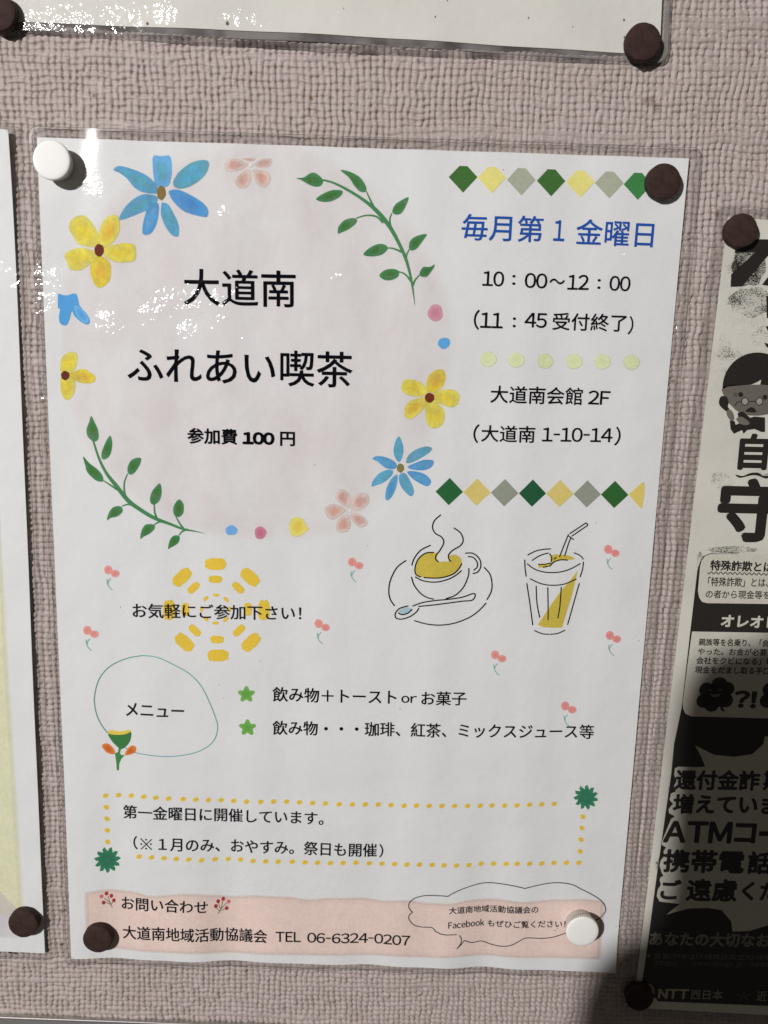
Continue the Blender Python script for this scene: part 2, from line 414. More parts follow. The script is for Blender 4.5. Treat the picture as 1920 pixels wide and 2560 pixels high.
Z_FILM = .34
class Print:
    """flat print on a sheet: polygons in wall mm laid just above the paper"""
    def __init__(s, wave=wave_main, layer=1): s.v = []; s.f = []; s.c = []; s.dz = {}; s.wave = wave; s.layer = layer
    def vert(s, x, y, c, a=1.0): s.v.append((x, y)); s.c.append((c[0], c[1], c[2], a)); return len(s.v) - 1
    def fan(s, pts, col, col_in=None, soft=0.0, alpha=1.0):
        """ring-built blob round its centroid: soft printed edge, second tone inside"""
        n = len(pts); cx = sum(p[0] for p in pts) / n; cy = sum(p[1] for p in pts) / n
        col_in = col_in or col
        mixc = lambda t: tuple(col[k] * (1 - t) + col_in[k] * t for k in range(3))
        prof = [(1.0, 0 if soft else alpha, 0)]
        if soft: prof.append((1.0 - soft, alpha, 0))
        prof += [(.66, alpha, .15), (.42, alpha, .8)]
        rings = []
        for (k, a, t) in prof:
            cc = mixc(t)
            rings.append([s.vert(cx + (x - cx) * k, cy + (y - cy) * k, cc, a) for x, y in pts])
        for r0, r1 in zip(rings, rings[1:]):
            for i in range(n): s.f.append((r0[i], r0[(i + 1) % n], r1[(i + 1) % n], r1[i]))
        c0 = s.vert(cx, cy, mixc(1), alpha)
        r = rings[-1]
        for i in range(n): s.f.append((r[i], r[(i + 1) % n], c0))
    def poly(s, pts, col, alpha=1.0):
        from mathutils.geometry import tessellate_polygon
        b = len(s.v)
        for x, y in pts: s.vert(x, y, col, alpha)
        for t in tessellate_polygon([[Vector((x, y, 0)) for x, y in pts]]): s.split(tuple(b + i for i in t), col, alpha, 0)
    def split(s, t, col, alpha, d):
        e = [(math.dist(s.v[t[i]], s.v[t[(i + 1) % 3]]), i) for i in range(3)]; m, i = max(e)
        if m < 3.0 or d > 7 or s.wave is wave_zero: s.f.append(t); return
        a, b_, c = t[i], t[(i + 1) % 3], t[(i + 2) % 3]
        k = s.vert((s.v[a][0] + s.v[b_][0]) / 2, (s.v[a][1] + s.v[b_][1]) / 2, col, alpha)
        s.split((a, k, c), col, alpha, d + 1); s.split((k, b_, c), col, alpha, d + 1)
    def line(s, pts, w, col, alpha=1.0, caps=True):
        """ribbon along points; w = width or list of widths (mm)"""
        n = len(pts); ws = w if isinstance(w, (list, tuple)) else [w] * n
        L, R = [], []
        for i, (x, y) in enumerate(pts):
            a = pts[max(0, i - 1)]; b = pts[min(n - 1, i + 1)]
            dx, dy = b[0] - a[0], b[1] - a[1]; d = math.hypot(dx, dy) or 1
            nx_, ny_ = -dy / d * ws[i] / 2, dx / d * ws[i] / 2
            L.append(s.vert(x + nx_, y + ny_, col, alpha)); R.append(s.vert(x - nx_, y - ny_, col, alpha))
        for i in range(n - 1): s.f.append((L[i], R[i], R[i + 1], L[i + 1]))
        if caps:
            for e, k, (pi, qi) in ((0, 0, (1, 0)), (n - 1, n - 1, (n - 2, n - 1))):
                a = pts[pi]; b = pts[qi]; an = math.atan2(b[1] - a[1], b[0] - a[0]); r = ws[k] / 2
                c = s.vert(b[0], b[1], col, alpha)
                arc = [s.vert(b[0] + r * math.cos(an + t * math.pi / 6), b[1] + r * math.sin(an + t * math.pi / 6), col, alpha) for t in range(-3, 4)]
                for i in range(6): s.f.append((c, arc[i], arc[i + 1]))
    def build(s, name, parent, mat=None, label=None):
        me = bpy.data.meshes.new(name)
        z = .05 + .022 * s.layer
        co = [tuple(W(x, y, s.wave(x, y) + z + s.dz.get(i, 0))) for i, (x, y) in enumerate(s.v)]
        me.from_pydata(co, [], s.f)
        ca = me.color_attributes.new('Col', 'FLOAT_COLOR', 'POINT')
        ca.data.foreach_set('color', [k for c in s.c for k in c])
        o = link(name, me, parent, mat or M_INK)
        if label: o['label'] = label
        return o

def spline(pts, closed=False, n=6):
    out = []; m = len(pts)
    if m < 3 and not closed:
        return [(pts[0][0] + (pts[-1][0] - pts[0][0]) * t / 6, pts[0][1] + (pts[-1][1] - pts[0][1]) * t / 6) for t in range(7)]
    rng = range(m if closed else m - 1)
    for i in rng:
        if closed: p = [pts[(i + k) % m] for k in (-1, 0, 1, 2)]
        else: p = [pts[max(0, i - 1)], pts[i], pts[i + 1], pts[min(m - 1, i + 2)]]
        for k in range(n):
            t = k / n; t2 = t * t; t3 = t2 * t
            out.append(tuple(.5 * (2 * p[1][d] + (p[2][d] - p[0][d]) * t + (2 * p[0][d] - 5 * p[1][d] + 4 * p[2][d] - p[3][d]) * t2 + (3 * p[1][d] - p[0][d] - 3 * p[2][d] + p[3][d]) * t3) for d in range(len(pts[0]))))
    if not closed: out.append(tuple(pts[-1]))
    return out

class Reg:
    """measurements taken in an enlargement of the photograph -> wall mm"""
    def __init__(s, ox, oy, k): s.o = (ox, oy, k)
    def __call__(s, *pts):
        ox, oy, k = s.o
        return [P(ox + p[0] * k, oy + p[1] * k) for p in pts]
    def one(s, x, y): return s((x, y))[0]
    def mm(s, d, x, y):
        a = s.one(x - d / 2, y); b = s.one(x + d / 2, y); return math.hypot(a[0] - b[0], a[1] - b[1])

A3 = Reg(60, 360, .3617); A4 = Reg(600, 360, .3617); A5 = Reg(1080, 360, .3978); A6 = Reg(60, 820, .3617)
A7 = Reg(600, 820, .3617); A8 = Reg(1080, 820, .3978); B1 = Reg(940, 1260, .3978); B2 = Reg(180, 1360, .4099)
B3 = Reg(560, 1600, .6028); B4 = Reg(200, 1900, .4219); B5 = Reg(860, 1900, .4219)
D6 = Reg(1560, 480, .3707); D7 = Reg(1560, 1300, .3164); D8 = Reg(1500, 1860, .3165)
PX = Reg(0, 0, 1.0)

_dg = {}
def raw(text):
    if text in _dg: return _dg[text]
    c = bpy.data.curves.new('t', 'FONT'); c.body = text; c.resolution_u = 3
    o = bpy.data.objects.new('t', c); C.objects.link(o)
    dg = bpy.context.evaluated_depsgraph_get(); dg.update()
    me = bpy.data.meshes.new_from_object(o.evaluated_get(dg))
    v = [(p.co.x, p.co.y) for p in me.vertices]; f = [tuple(p.vertices) for p in me.polygons]
    bpy.data.objects.remove(o); bpy.data.curves.remove(c); bpy.data.meshes.remove(me)
    _dg[text] = (v, f); return v, f
def glyphs(text):
    """Latin and digits are set from the wide forms of the Japanese face, spaced tightly by hand"""
    if not any(33 <= ord(ch) < 127 for ch in text) or text == '':
        return raw(text)
    V_, F_ = [], []; x = 0.0
    for ch in text:
        if ch == ' ': x += .3; continue
        wide = chr(ord(ch) + 0xFEE0) if 33 <= ord(ch) < 127 else ch
        v, f = raw(wide)
        a0 = min(a for a, b in v); a1 = max(a for a, b in v); w = a1 - a0
        if ch.isdigit(): adv = .56; off = (adv - w) / 2
        elif ch == '-': adv = .40; off = .05
        elif 33 <= ord(ch) < 127: off = .045; adv = w + .09
        else: off = .04; adv = w + .08
        k = (.30 / w) if ch == '-' else 1.0
        b_ = len(V_); V_ += [(x + off + (a - a0) * k, b) for a, b in v]; F_ += [tuple(b_ + i for i in t) for t in f]; x += adv
    return V_, F_

def write(pr, text, p0, p1, h, col, fat=0.0, alpha=1.0):
    """set text so that its box runs from p0 to p1 (middle of its left and right ends, wall mm) with height h mm"""
    v, f = glyphs(text)
    xs_ = [a for a, b in v]; ys_ = [b for a, b in v]
    a0, a1, b0, b1 = min(xs_), max(xs_), min(ys_), max(ys_)
    ux, uy = p1[0] - p0[0], p1[1] - p0[1]; d = math.hypot(ux, uy); ux /= d; uy /= d
    # heavier lettering = the same glyphs struck again slightly to the side, each strike a hair higher
    offs = [(0.0, 0.0)]
    em = h / max(.3, b1 - b0)
    if fat:
        q_ = fat * em
        offs += [(q_ * math.cos(k * math.pi / 4), q_ * math.sin(k * math.pi / 4)) for k in range(8)]
        if fat > .03: offs += [(q_ * .5 * math.cos(k * math.pi / 2), q_ * .5 * math.sin(k * math.pi / 2)) for k in range(4)]
    g = fat * em
    for n_, (ox, oy) in enumerate(offs):
        base = len(pr.v)
        for (a, b) in v:
            s_ = g + (a - a0) / (a1 - a0) * (d - 2 * g) + ox; t_ = ((b - b0) / (b1 - b0) - .5) * (h - 2 * g) + oy
            pr.vert(p0[0] + ux * s_ - uy * t_, p0[1] + uy * s_ + ux * t_, col, alpha)
            pr.dz[len(pr.v) - 1] = n_ * .0018
        for t in f: pr.f.append(tuple(base + i for i in t))

def text_px(parent, text, xl, yl, xr, yr, hpx, col, bold=.011, wave=wave_main, layer=6, name='lettering', label=None):
    p0, p1 = P(xl, yl), P(xr, yr)
    a, b = P((xl + xr) / 2, (yl + yr) / 2 - hpx / 2), P((xl + xr) / 2, (yl + yr) / 2 + hpx / 2)
    pr = Print(wave, layer); write(pr, text, p0, p1, math.hypot(a[0] - b[0], a[1] - b[1]), col, bold)
    return pr.build(name, parent, label=label)

# ---- sheets and film
def sheet(name, outline, wave, z, parent, mat, thick=.16, nx=64, ny=90):
    """curved sheet with thickness over a quadrilateral (corners: bl, br, tr, tl)"""
    bl, br, tr, tl = outline
    vs = []; 
    for j in range(ny + 1):
        for i in range(nx + 1):
            u, v = i / nx, j / ny
            x = (bl[0] * (1 - u) + br[0] * u) * (1 - v) + (tl[0] * (1 - u) + tr[0] * u) * v
            y = (bl[1] * (1 - u) + br[1] * u) * (1 - v) + (tl[1] * (1 - u) + tr[1] * u) * v
            vs.append((x, y))
    top = [tuple(W(x, y, wave(x, y) + z)) for x, y in vs]; bot = [tuple(W(x, y, wave(x, y) + z - thick)) for x, y in vs]
    n = len(vs); w = nx + 1; F = []
    for j in range(ny):
        for i in range(nx):
            a = j * w + i; F.append((a, a + 1, a + w + 1, a + w)); F.append((n + a, n + a + w, n + a + w + 1, n + a + 1))
    per = [i for i in range(w)] + [j * w + nx for j in range(1, ny + 1)] + [ny * w + i for i in range(nx - 1, -1, -1)] + [j * w for j in range(ny - 1, 0, -1)]
    for k in range(len(per)):
        k2 = (k + 1) % len(per); m_ = len(per); F.append((2 * n + k, 2 * n + m_ + k, 2 * n + m_ + k2, 2 * n + k2))
    me = bpy.data.meshes.new(name); me.from_pydata(top + bot + [top[i] for i in per] + [bot[i] for i in per], [], F)
    for p in me.polygons[:2 * nx * ny]: p.use_smooth = True
    return link(name, me, parent, mat)

def film(parent, x0, x1, y0, y1, wave, z, mat, rim_mat, frame=None, r=3.0, rim=.13, seal=None, n=110, crinkles=(), seal_mat=None):
    """clear pouch bigger than the sheet, rounded corners, plus its cut edge, with painted shading, as a sub-part"""
    frame = frame or (lambda x, y: (x, y))
    def corner(cx, cy, a0): return [(cx + r * math.cos(a0 + t * math.pi / 16), cy + r * math.sin(a0 + t * math.pi / 16)) for t in range(9)]
    vs, F, cr = [], [], []
    def clampx(x, y):      # pull the grid in at the rounded corners
        d = 0
        for ex in ((y0 + r) - y, y - (y1 - r)):
            if ex > 0: d = r - math.sqrt(max(0, r * r - ex * ex))
        return max(x0 + d, min(x1 - d, x))
    ysl = [y0 + r * k / 6 for k in range(6)] + [y0 + r + (y1 - y0 - 2 * r) * k / n for k in range(n + 1)] + [y1 - r + r * k / 6 for k in range(1, 7)]
    xsl = [x0 + (x1 - x0) * k / 90 for k in range(91)]
    for y in ysl:
        for x in xsl:
            q_ = frame(clampx(x, y), y); vs.append(tuple(W(q_[0], q_[1], wave(*q_) + z)))
            cr.append(sum(a * math.exp(-((q_[0] - cx_) ** 2 + (q_[1] - cy_) ** 2) / r_ ** 2) for cx_, cy_, r_, a in crinkles))
    w = len(xsl)
    for j in range(len(ysl) - 1):
        for i in range(w - 1): a = j * w + i; F.append((a, a + 1, a + w + 1, a + w))
    me = bpy.data.meshes.new('clear_film'); me.from_pydata(vs, [], F); me.shade_smooth()
    ca = me.attributes.new('Crinkle', 'FLOAT', 'POINT'); ca.data.foreach_set('value', cr)
    fo = link('clear_film', me, parent, mat)
    def dense(pts):
        o = []
        for a, b in zip(pts, pts[1:] + pts[:1]):
            m = max(1, int(math.hypot(a[0] - b[0], a[1] - b[1]) / 3))
            o += [(a[0] + (b[0] - a[0]) * k / m, a[1] + (b[1] - a[1]) * k / m) for k in range(m)]
        return o
    loop = corner(x1 - r, y1 - r, 0) + corner(x0 + r, y1 - r, math.pi / 2) + corner(x0 + r, y0 + r, math.pi) + corner(x1 - r, y0 + r, 1.5 * math.pi)
    loop = dense(loop)
    def ringstrip(name, w_in, zt, m, par, thick):
        cxm, cym = (x0 + x1) / 2, (y0 + y1) / 2
        out_, in_ = [], []
        for x, y in loop:
            q_ = frame(x, y); out_.append(W(q_[0], q_[1], wave(*q_) + zt))
            sx = (x1 - x0 - 2 * w_in) / (x1 - x0); sy = (y1 - y0 - 2 * w_in) / (y1 - y0)
            q_ = frame(cxm + (x - cxm) * sx, cym + (y - cym) * sy); in_.append(W(q_[0], q_[1], wave(*q_) + zt))
        k = len(loop); low = [v + Vector((0, thick * .001, 0)) for v in out_]
        me = bpy.data.meshes.new(name)
        me.from_pydata([tuple(v) for v in out_ + in_ + low], [], [(i, (i + 1) % k, k + (i + 1) % k, k + i) for i in range(k)] + [(i, 2 * k + i, 2 * k + (i + 1) % k, (i + 1) % k) for i in range(k)])
        return link(name, me, par, m)
    ringstrip('film_edge', rim, z + .01, rim_mat, fo, .3)
    if seal: ringstrip('sealed_margin', seal, z - .05, seal_mat or M_SEAL, fo, .2)
    return fo

# ================================================================ the cafe notice
notice = empty('cafe_notice', 105, 0, 0)
tag(notice, 'large white laminated cafe notice with painted flowers and a coffee cup drawing', 'poster')
sheet('paper', [(0, 0), (210, 0), (210, 297), (0, 297)], wave_main, 0.0, notice, M_PAPER)
CRK = [(476, 754, 5, 1.0), (555, 750, 3.2, 1.0), (371, 787, 3.5, .9), (259, 808, 4, .9), (295, 822, 4, .9), (476, 843, 4.2, 1.0), (595, 732, 3, .8), (566, 794, 3, .8), (143, 703, 4, .9), (121, 772, 4.5, .9),
       (541, 645, 5, .35), (403, 750, 5, .35), (564, 533, 2.5, .8), (393, 910, 4, .45), (450, 965, 3.5, .4), (205, 1044, 4, .35), (335, 1044, 3.5, .4), (846, 693, 3.2, .8), (1563, 632, 2.6, 1.6), (1561, 785, 2.2, 1.5),
       (1613, 812, 2.6, 1.6), (1700, 830, 2.4, 1.6), (1692, 925, 2.2, 1.7), (1702, 905, 2, 1.5), (100, 690, 2.5, .9), (110, 1000, 3.5, .5), (250, 480, 3, .35), (620, 850, 3, .6), (330, 700, 5, .25), (200, 470, 4, .1), (520, 800, 9, .22), (420, 800, 8, .3)]
film(notice, -2.6, 213.9, -2.4, 300.3, wave_main, Z_FILM, M_FILM, M_RIM, seal=2.3, seal_mat=M_HAZE, rim=.17, crinkles=[P(a, b) + (c, d * 1.7) for a, b, c, d in CRK])

K = ink(12, 12, 18); K2 = ink(28, 28, 34)
# ---- pale pink disc behind the heading
pr = Print(layer=0)
cxp, cyp = P(640, 878)
rad = abs(P(640, 1368)[1] - cyp)
xl = P(150, 800)[0]
rings = []
tint = ink(222, 201, 203)
for k, a in [(1.0, 0), (.975, .10), (.95, .22)] + [(.95 - .025 * q_, .30 - .001 * q_) for q_ in range(1, 38)]:
    ring = []
    for t in range(96):
        an = t / 96 * 2 * math.pi
        rr = rad * k * (1 + .006 * math.sin(an * 9) + .008 * math.sin(an * 5 + 1))
        x = cxp + rr * math.cos(an) * 1.0; y = cyp + rr * math.sin(an)
        ring.append(pr.vert(max(xl, x), y, tint, a))
    rings.append(ring)
for r0, r1 in zip(rings, rings[1:]):
    for t in range(96): pr.f.append((r0[t], r0[(t + 1) % 96], r1[(t + 1) % 96], r1[t]))
c0 = pr.vert(cxp, cyp, tint, .24)
for t in range(96): pr.f.append((rings[-1][t], rings[-1][(t + 1) % 96], c0))
pr.build('pale_pink_disc', notice, M_WASH)

# ---- flowers
def flower(core, petals, label=None, soft=.06, core_layer=4, alpha=1.0):
    """core = (Reg, x, y, rx, ry, colour); petals = [(Reg, points, outer colour, inner colour)]"""
    rg_, x, y, rx, ry, cc = core
    pr = Print(layer=core_layer)
    pts = rg_(*[(x + rx * math.cos(t * math.pi / 8) * (1 + .06 * math.sin(t * 2.3)), y + ry * math.sin(t * math.pi / 8) * (1 + .05 * math.cos(t * 1.7))) for t in range(16)])
    pr.fan(pts, cc, soft=.12)
    root = pr.build('printed_flower', notice, label=label)
    for k, (rr, pp, co, ci) in enumerate(petals):
        q = Print(layer=1 + k % 3)
        q.fan(spline(rr(*pp), True, 5), co, ci, soft=soft, alpha=alpha)
        q.build('petal', root, M_PAINT)
    return root
BL1, BL2, BL3 = ink(88, 158, 198), ink(78, 148, 204), ink(90, 160, 180)
flower((A3, 948, 337, 33, 52, ink(128, 106, 58)), [
    (A3, [(890, 80), (950, 79), (1010, 82), (1024, 180), (1010, 270), (980, 300), (915, 290), (895, 240), (886, 160)], ink(98, 165, 222), BL3),
    (A3, [(1030, 250), (1070, 190), (1150, 130), (1230, 108), (1280, 120), (1275, 180), (1230, 240), (1150, 295), (1070, 312), (1030, 290)], BL3, ink(84, 165, 200)),
    (A3, [(1000, 320), (1060, 312), (1150, 350), (1230, 400), (1275, 450), (1270, 505), (1210, 500), (1110, 470), (1040, 410), (1000, 350)], BL2, ink(72, 140, 205)),
    (A3, [(955, 400), (1000, 420), (1040, 490), (1070, 560), (1068, 640), (1020, 630), (975, 570), (945, 490), (945, 430)], BL1, BL3),
    (A3, [(860, 400), (930, 410), (925, 520), (900, 590), (865, 628), (820, 625), (818, 560), (840, 470)], BL2, ink(90, 165, 215)),
    (A3, [(900, 350), (930, 380), (880, 440), (800, 480), (700, 520), (655, 525), (680, 460), (740, 390), (820, 345)], BL1, BL3),
    (A3, [(615, 180), (650, 150), (730, 165), (820, 200), (880, 240), (930, 300), (920, 345), (820, 335), (760, 300), (710, 240), (650, 195)], BL1, BL3)],
    'large blue flower with seven petals near the top edge', soft=.08)
YO, YI, YD = ink(226, 204, 86), ink(222, 196, 58), ink(214, 176, 62)
RB = ink(104, 50, 36)
flower((A3, 522, 735, 36, 46, RB), [
    (A3, [(385, 488), (440, 505), (490, 570), (525, 650), (520, 710), (440, 715), (370, 690), (330, 630), (305, 580), (325, 520)], YO, YI),
    (A3, [(515, 620), (550, 530), (600, 490), (655, 500), (668, 570), (650, 640), (600, 700), (535, 725), (510, 690)], YO, YD),
    (A3, [(540, 725), (640, 690), (710, 682), (765, 695), (778, 750), (770, 805), (710, 822), (640, 820), (560, 780)], YO, YI),
    (A3, [(540, 770), (600, 820), (606, 900), (590, 960), (530, 1000), (490, 975), (462, 910), (455, 850), (490, 780)], YI, YD),
    (A3, [(500, 740), (400, 715), (320, 730), (275, 770), (295, 820), (320, 870), (390, 875), (450, 840), (515, 780)], YO, YI)],
    'yellow flower left of the heading', soft=.10)
root = flower((A6, 286, 328, 31, 34, RB), [
    (A6, [(252, 235), (270, 190), (320, 165), (365, 175), (370, 230), (350, 290), (300, 325), (252, 300)], YO, YI),
    (A6, [(320, 310), (400, 280), (450, 300), (495, 335), (490, 370), (440, 385), (380, 378), (320, 345)], YI, YD),
    (A6, [(253, 350), (300, 320), (350, 360), (355, 430), (330, 480), (295, 500), (265, 470), (254, 420)], YO, YI)],
    'yellow flower cut off at the left margin', soft=.08)
flower((A7, 1310, 482, 35, 36, ink(112, 50, 26)), [
    (A7, [(1285, 400), (1300, 330), (1350, 290), (1405, 285), (1423, 340), (1405, 400), (1370, 435), (1310, 450)], YI, YD),
    (A7, [(1110, 410), (1130, 360), (1180, 352), (1250, 375), (1295, 420), (1290, 465), (1200, 475), (1130, 450)], YO, YI),
    (A7, [(1130, 600), (1145, 530), (1200, 490), (1290, 475), (1295, 520), (1240, 590), (1180, 630), (1140, 620)], YO, YD),
    (A7, [(1280, 520), (1330, 500), (1400, 550), (1418, 610), (1395, 675), (1340, 697), (1295, 670), (1278, 600)], YO, YI),
    (A7, [(1330, 450), (1410, 425), (1480, 425), (1520, 470), (1505, 530), (1460, 550), (1400, 535), (1330, 500)], YO, YI)],
    'yellow flower on the right rim of the disc', soft=.08)
flower((A7, 1108, 967, 27, 33, ink(124, 118, 70)), [
    (A7, [(1098, 745), (1125, 800), (1130, 860), (1110, 920), (1085, 920), (1060, 860), (1070, 790)], BL1, BL3),
    (A7, [(1145, 930), (1160, 880), (1220, 835), (1290, 815), (1330, 830), (1310, 860), (1240, 905), (1180, 932)], BL3, BL1),
    (A7, [(1155, 960), (1210, 930), (1280, 908), (1338, 915), (1330, 955), (1280, 982), (1200, 980)], BL2, BL1),
    (A7, [(1155, 990), (1210, 988), (1280, 1010), (1322, 1055), (1310, 1088), (1280, 1092), (1210, 1055), (1165, 1015)], BL2, BL1),
    (A7, [(1100, 1010), (1140, 1000), (1180, 1060), (1203, 1120), (1195, 1158), (1170, 1160), (1120, 1110), (1098, 1060)], BL1, BL3),
    (A7, [(1088, 1010), (1085, 1080), (1060, 1150), (1025, 1192), (1003, 1180), (1010, 1110), (1045, 1040)], BL1, BL2),
    (A7, [(1060, 985), (1050, 1020), (1000, 1065), (940, 1090), (908, 1098), (915, 1060), (960, 1005), (1020, 978)], BL1, BL3),
    (A7, [(913, 905), (940, 885), (1000, 890), (1060, 915), (1085, 945), (1070, 975), (1010, 970), (950, 925)], BL2, BL1)],
    'blue flower with eight separate petals at lower right of the disc', soft=.09)
PKO, PKI = ink(218, 196, 188), ink(204, 158, 148)
flower((A3, 1566, 145, 14, 14, ink(222, 205, 200)), [
    (A3, [(1385, 150), (1400, 110), (1440, 97), (1500, 110), (1555, 140), (1530, 165), (1480, 190), (1420, 195), (1390, 180)], PKO, PKI),
    (A3, [(1505, 98), (1550, 97), (1600, 98), (1585, 115), (1555, 122), (1525, 112)], PKO, PKI),
    (A3, [(1480, 300), (1452, 260), (1490, 205), (1545, 170), (1572, 210), (1565, 265), (1535, 305), (1500, 310)], ink(224, 196, 186), ink(216, 168, 154)),
    (A4, [(95, 140), (140, 105), (180, 99), (220, 100), (222, 135), (190, 165), (130, 165)], PKO, PKI),
    (A4, [(85, 180), (140, 175), (195, 195), (215, 240), (195, 290), (155, 305), (110, 270), (90, 220)], PKO, ink(212, 158, 146))],
    'pale pink blossom cut off at the top margin', soft=.16, alpha=.92)
flower((A7, 760, 1262, 12, 12, ink(222, 208, 206)), [
    (A7, [(655, 1150), (690, 1112), (735, 1122), (764, 1170), (757, 1243), (700, 1222), (665, 1190)], PKO, PKI),
    (A7, [(765, 1228), (775, 1175), (830, 1138), (888, 1152), (894, 1210), (850, 1252), (790, 1267)], PKO, PKI),
    (A7, [(585, 1240), (640, 1212), (700, 1228), (732, 1260), (700, 1292), (640, 1328), (593, 1300)], PKO, ink(214, 162, 146)),
    (A7, [(660, 1360), (690, 1308), (745, 1288), (767, 1330), (762, 1392), (710, 1418), (664, 1402)], PKO, ink(212, 158, 146)),
    (A7, [(768, 1278), (820, 1283), (872, 1318), (884, 1360), (830, 1383), (785, 1347), (764, 1310)], PKO, PKI)],
    'pale pink blossom with five petals under the disc', soft=.16, alpha=.92)
pr = Print(layer=2)
pr.poly(spline(A3((236, 1033), (238, 1033), (290, 1047), (355, 1033), (375, 1080), (385, 1120), (430, 1170), (455, 1215), (445, 1247), (400, 1235), (350, 1190), (330, 1155), (318, 1200), (295, 1252), (255, 1245), (242, 1200), (250, 1140), (236, 1130)), True, 3), ink(78, 152, 208))
root = pr.build('printed_flower', notice, label='blue flower cut off at the left margin')
q = Print(layer=3); q.fan(spline(A3((345, 1110), (385, 1125), (432, 1175), (453, 1218), (440, 1243), (395, 1228), (355, 1180)), True, 4), ink(100, 168, 220), ink(80, 148, 205), soft=.1); q.build('petal', root)

# ---- vines
GS = ink(70, 128, 82); GL = ink(66, 130, 80); GI = ink(66, 116, 52)
def vine(R_, stem, branches, leaves, label):
    k = R_.mm(1, *stem[len(stem) // 2][:2])
    sp = spline([R_.one(x, y) + (w * k,) for x, y, w in stem], False, 6)
    pr = Print(layer=3); pr.line([(a, b) for a, b, c in sp], [c for a, b, c in sp], GS)
    for br in branches:
        s2 = spline(R_(*br), False, 5); n = len(s2)
        pr.line(s2, [(7 + 9 * i / n) * k for i in range(n)], GS)
    root = pr.build('printed_vine', notice, label=label)
    for lf in leaves:
        q = Print(layer=4); q.fan(spline(R_(*lf), True, 4), GL, GI, soft=.06); q.build('leaf', root, M_PAINT)
vine(A4, [(580, 250, 12), (650, 270, 14), (740, 315, 18), (830, 370, 20), (910, 430, 26), (980, 500, 30), (1040, 580, 28), (1090, 670, 24), (1140, 780, 22), (1170, 880, 18), (1190, 980, 14), (1200, 1050, 8), (1208, 1115, 2)],
     [[(875, 330), (895, 375), (925, 435)], [(805, 512), (870, 493), (940, 500), (985, 540)], [(1048, 480), (1035, 520), (1040, 570)], [(1020, 718), (1060, 722), (1115, 745)], [(1168, 730), (1150, 770), (1148, 810)], [(1090, 880), (1140, 900), (1178, 945)], [(1243, 903), (1210, 940), (1195, 975)]],
     [[(387, 238), (440, 232), (490, 200), (530, 205), (577, 250), (560, 290), (520, 297), (470, 280), (420, 250)], [(690, 178), (760, 190), (830, 230), (870, 290), (872, 330), (830, 330), (790, 290), (750, 230)], [(522, 382), (580, 340), (640, 318), (705, 320), (705, 350), (650, 390), (580, 402)],
      [(675, 620), (680, 570), (730, 520), (800, 512), (805, 545), (750, 590), (700, 612)], [(1050, 470), (1070, 420), (1120, 385), (1165, 367), (1155, 410), (1120, 475), (1080, 490)], [(850, 765), (890, 720), (950, 690), (1005, 695), (1022, 725), (980, 765), (910, 778)],
      [(1165, 720), (1175, 670), (1220, 635), (1290, 622), (1270, 660), (1220, 725), (1180, 738)], [(962, 905), (1000, 870), (1060, 862), (1100, 880), (1090, 920), (1040, 943), (985, 935)], [(1240, 890), (1265, 850), (1310, 850), (1345, 832), (1340, 855), (1315, 890), (1290, 918), (1250, 918)]],
     'green leafy vine at upper right of the disc')
vine(A6, [(480, 780, 12), (520, 900, 16), (570, 1000, 20), (640, 1090, 28), (720, 1190, 30), (800, 1250, 28), (900, 1310, 26), (1000, 1350, 20), (1100, 1390, 16), (1180, 1405, 9), (1250, 1420, 2)],
     [[(548, 1052), (600, 1085), (645, 1115)], [(717, 1008), (695, 1070), (700, 1150), (735, 1200)], [(680, 1230), (720, 1218), (770, 1230)], [(902, 1215), (905, 1270), (918, 1310)], [(903, 1357), (940, 1338), (985, 1348)], [(1048, 1300), (1075, 1350), (1102, 1388)], [(1070, 1432), (1095, 1405), (1125, 1393)]],
     [[(465, 605), (490, 650), (515, 710), (515, 770), (480, 785), (440, 750), (432, 700), (450, 650)], [(598, 740), (613, 800), (600, 870), (570, 905), (540, 905), (538, 860), (565, 790)], [(408, 885), (450, 930), (510, 975), (545, 1020), (548, 1060), (500, 1055), (440, 1000), (420, 940)],
      [(813, 900), (800, 950), (760, 1005), (725, 1010), (715, 970), (740, 915), (780, 895)], [(943, 1072), (953, 1130), (940, 1190), (900, 1222), (873, 1200), (880, 1140), (915, 1090)], [(1078, 1185), (1103, 1220), (1100, 1280), (1070, 1308), (1035, 1290), (1032, 1240), (1055, 1195)],
      [(575, 1328), (585, 1280), (620, 1235), (670, 1230), (685, 1265), (650, 1300), (600, 1312)], [(805, 1455), (815, 1395), (845, 1355), (900, 1355), (905, 1385), (870, 1420), (830, 1440)], [(995, 1525), (1010, 1460), (1040, 1432), (1075, 1440), (1070, 1480), (1040, 1505), (1010, 1520)]],
     'green leafy vine at lower left of the disc')

# ---- dots
def blob(R_, x, y, rx, ry, col, name='printed_dot', ci=None, soft=.12, layer=2, rough=.04, parent=None, label=None, tilt=0):
    pr = Print(layer=layer)
    pts = []
    for t in range(20):
        a = t * math.pi / 10; k = 1 + rough * math.sin(3 * a + x) + rough * .7 * math.sin(5 * a + y)
        dx, dy = rx * math.cos(a) * k, ry * math.sin(a) * k
        pts.append((x + dx * math.cos(tilt) - dy * math.sin(tilt), y + dx * math.sin(tilt) + dy * math.cos(tilt)))
    pr.fan(R_(*pts), col, ci, soft=soft)
    return pr.build(name, parent or notice, label=label)
blob(A4, 1350, 1168, 54, 62, ink(200, 142, 158), ci=ink(190, 126, 142))
blob(A7, 1410, 105, 45, 40, ink(84, 158, 212), tilt=-.3)
blob(A6, 1433, 1398, 43, 36, ink(106, 164, 220))
blob(A7, 140, 1416, 42, 46, ink(194, 122, 142), ci=ink(182, 104, 128))
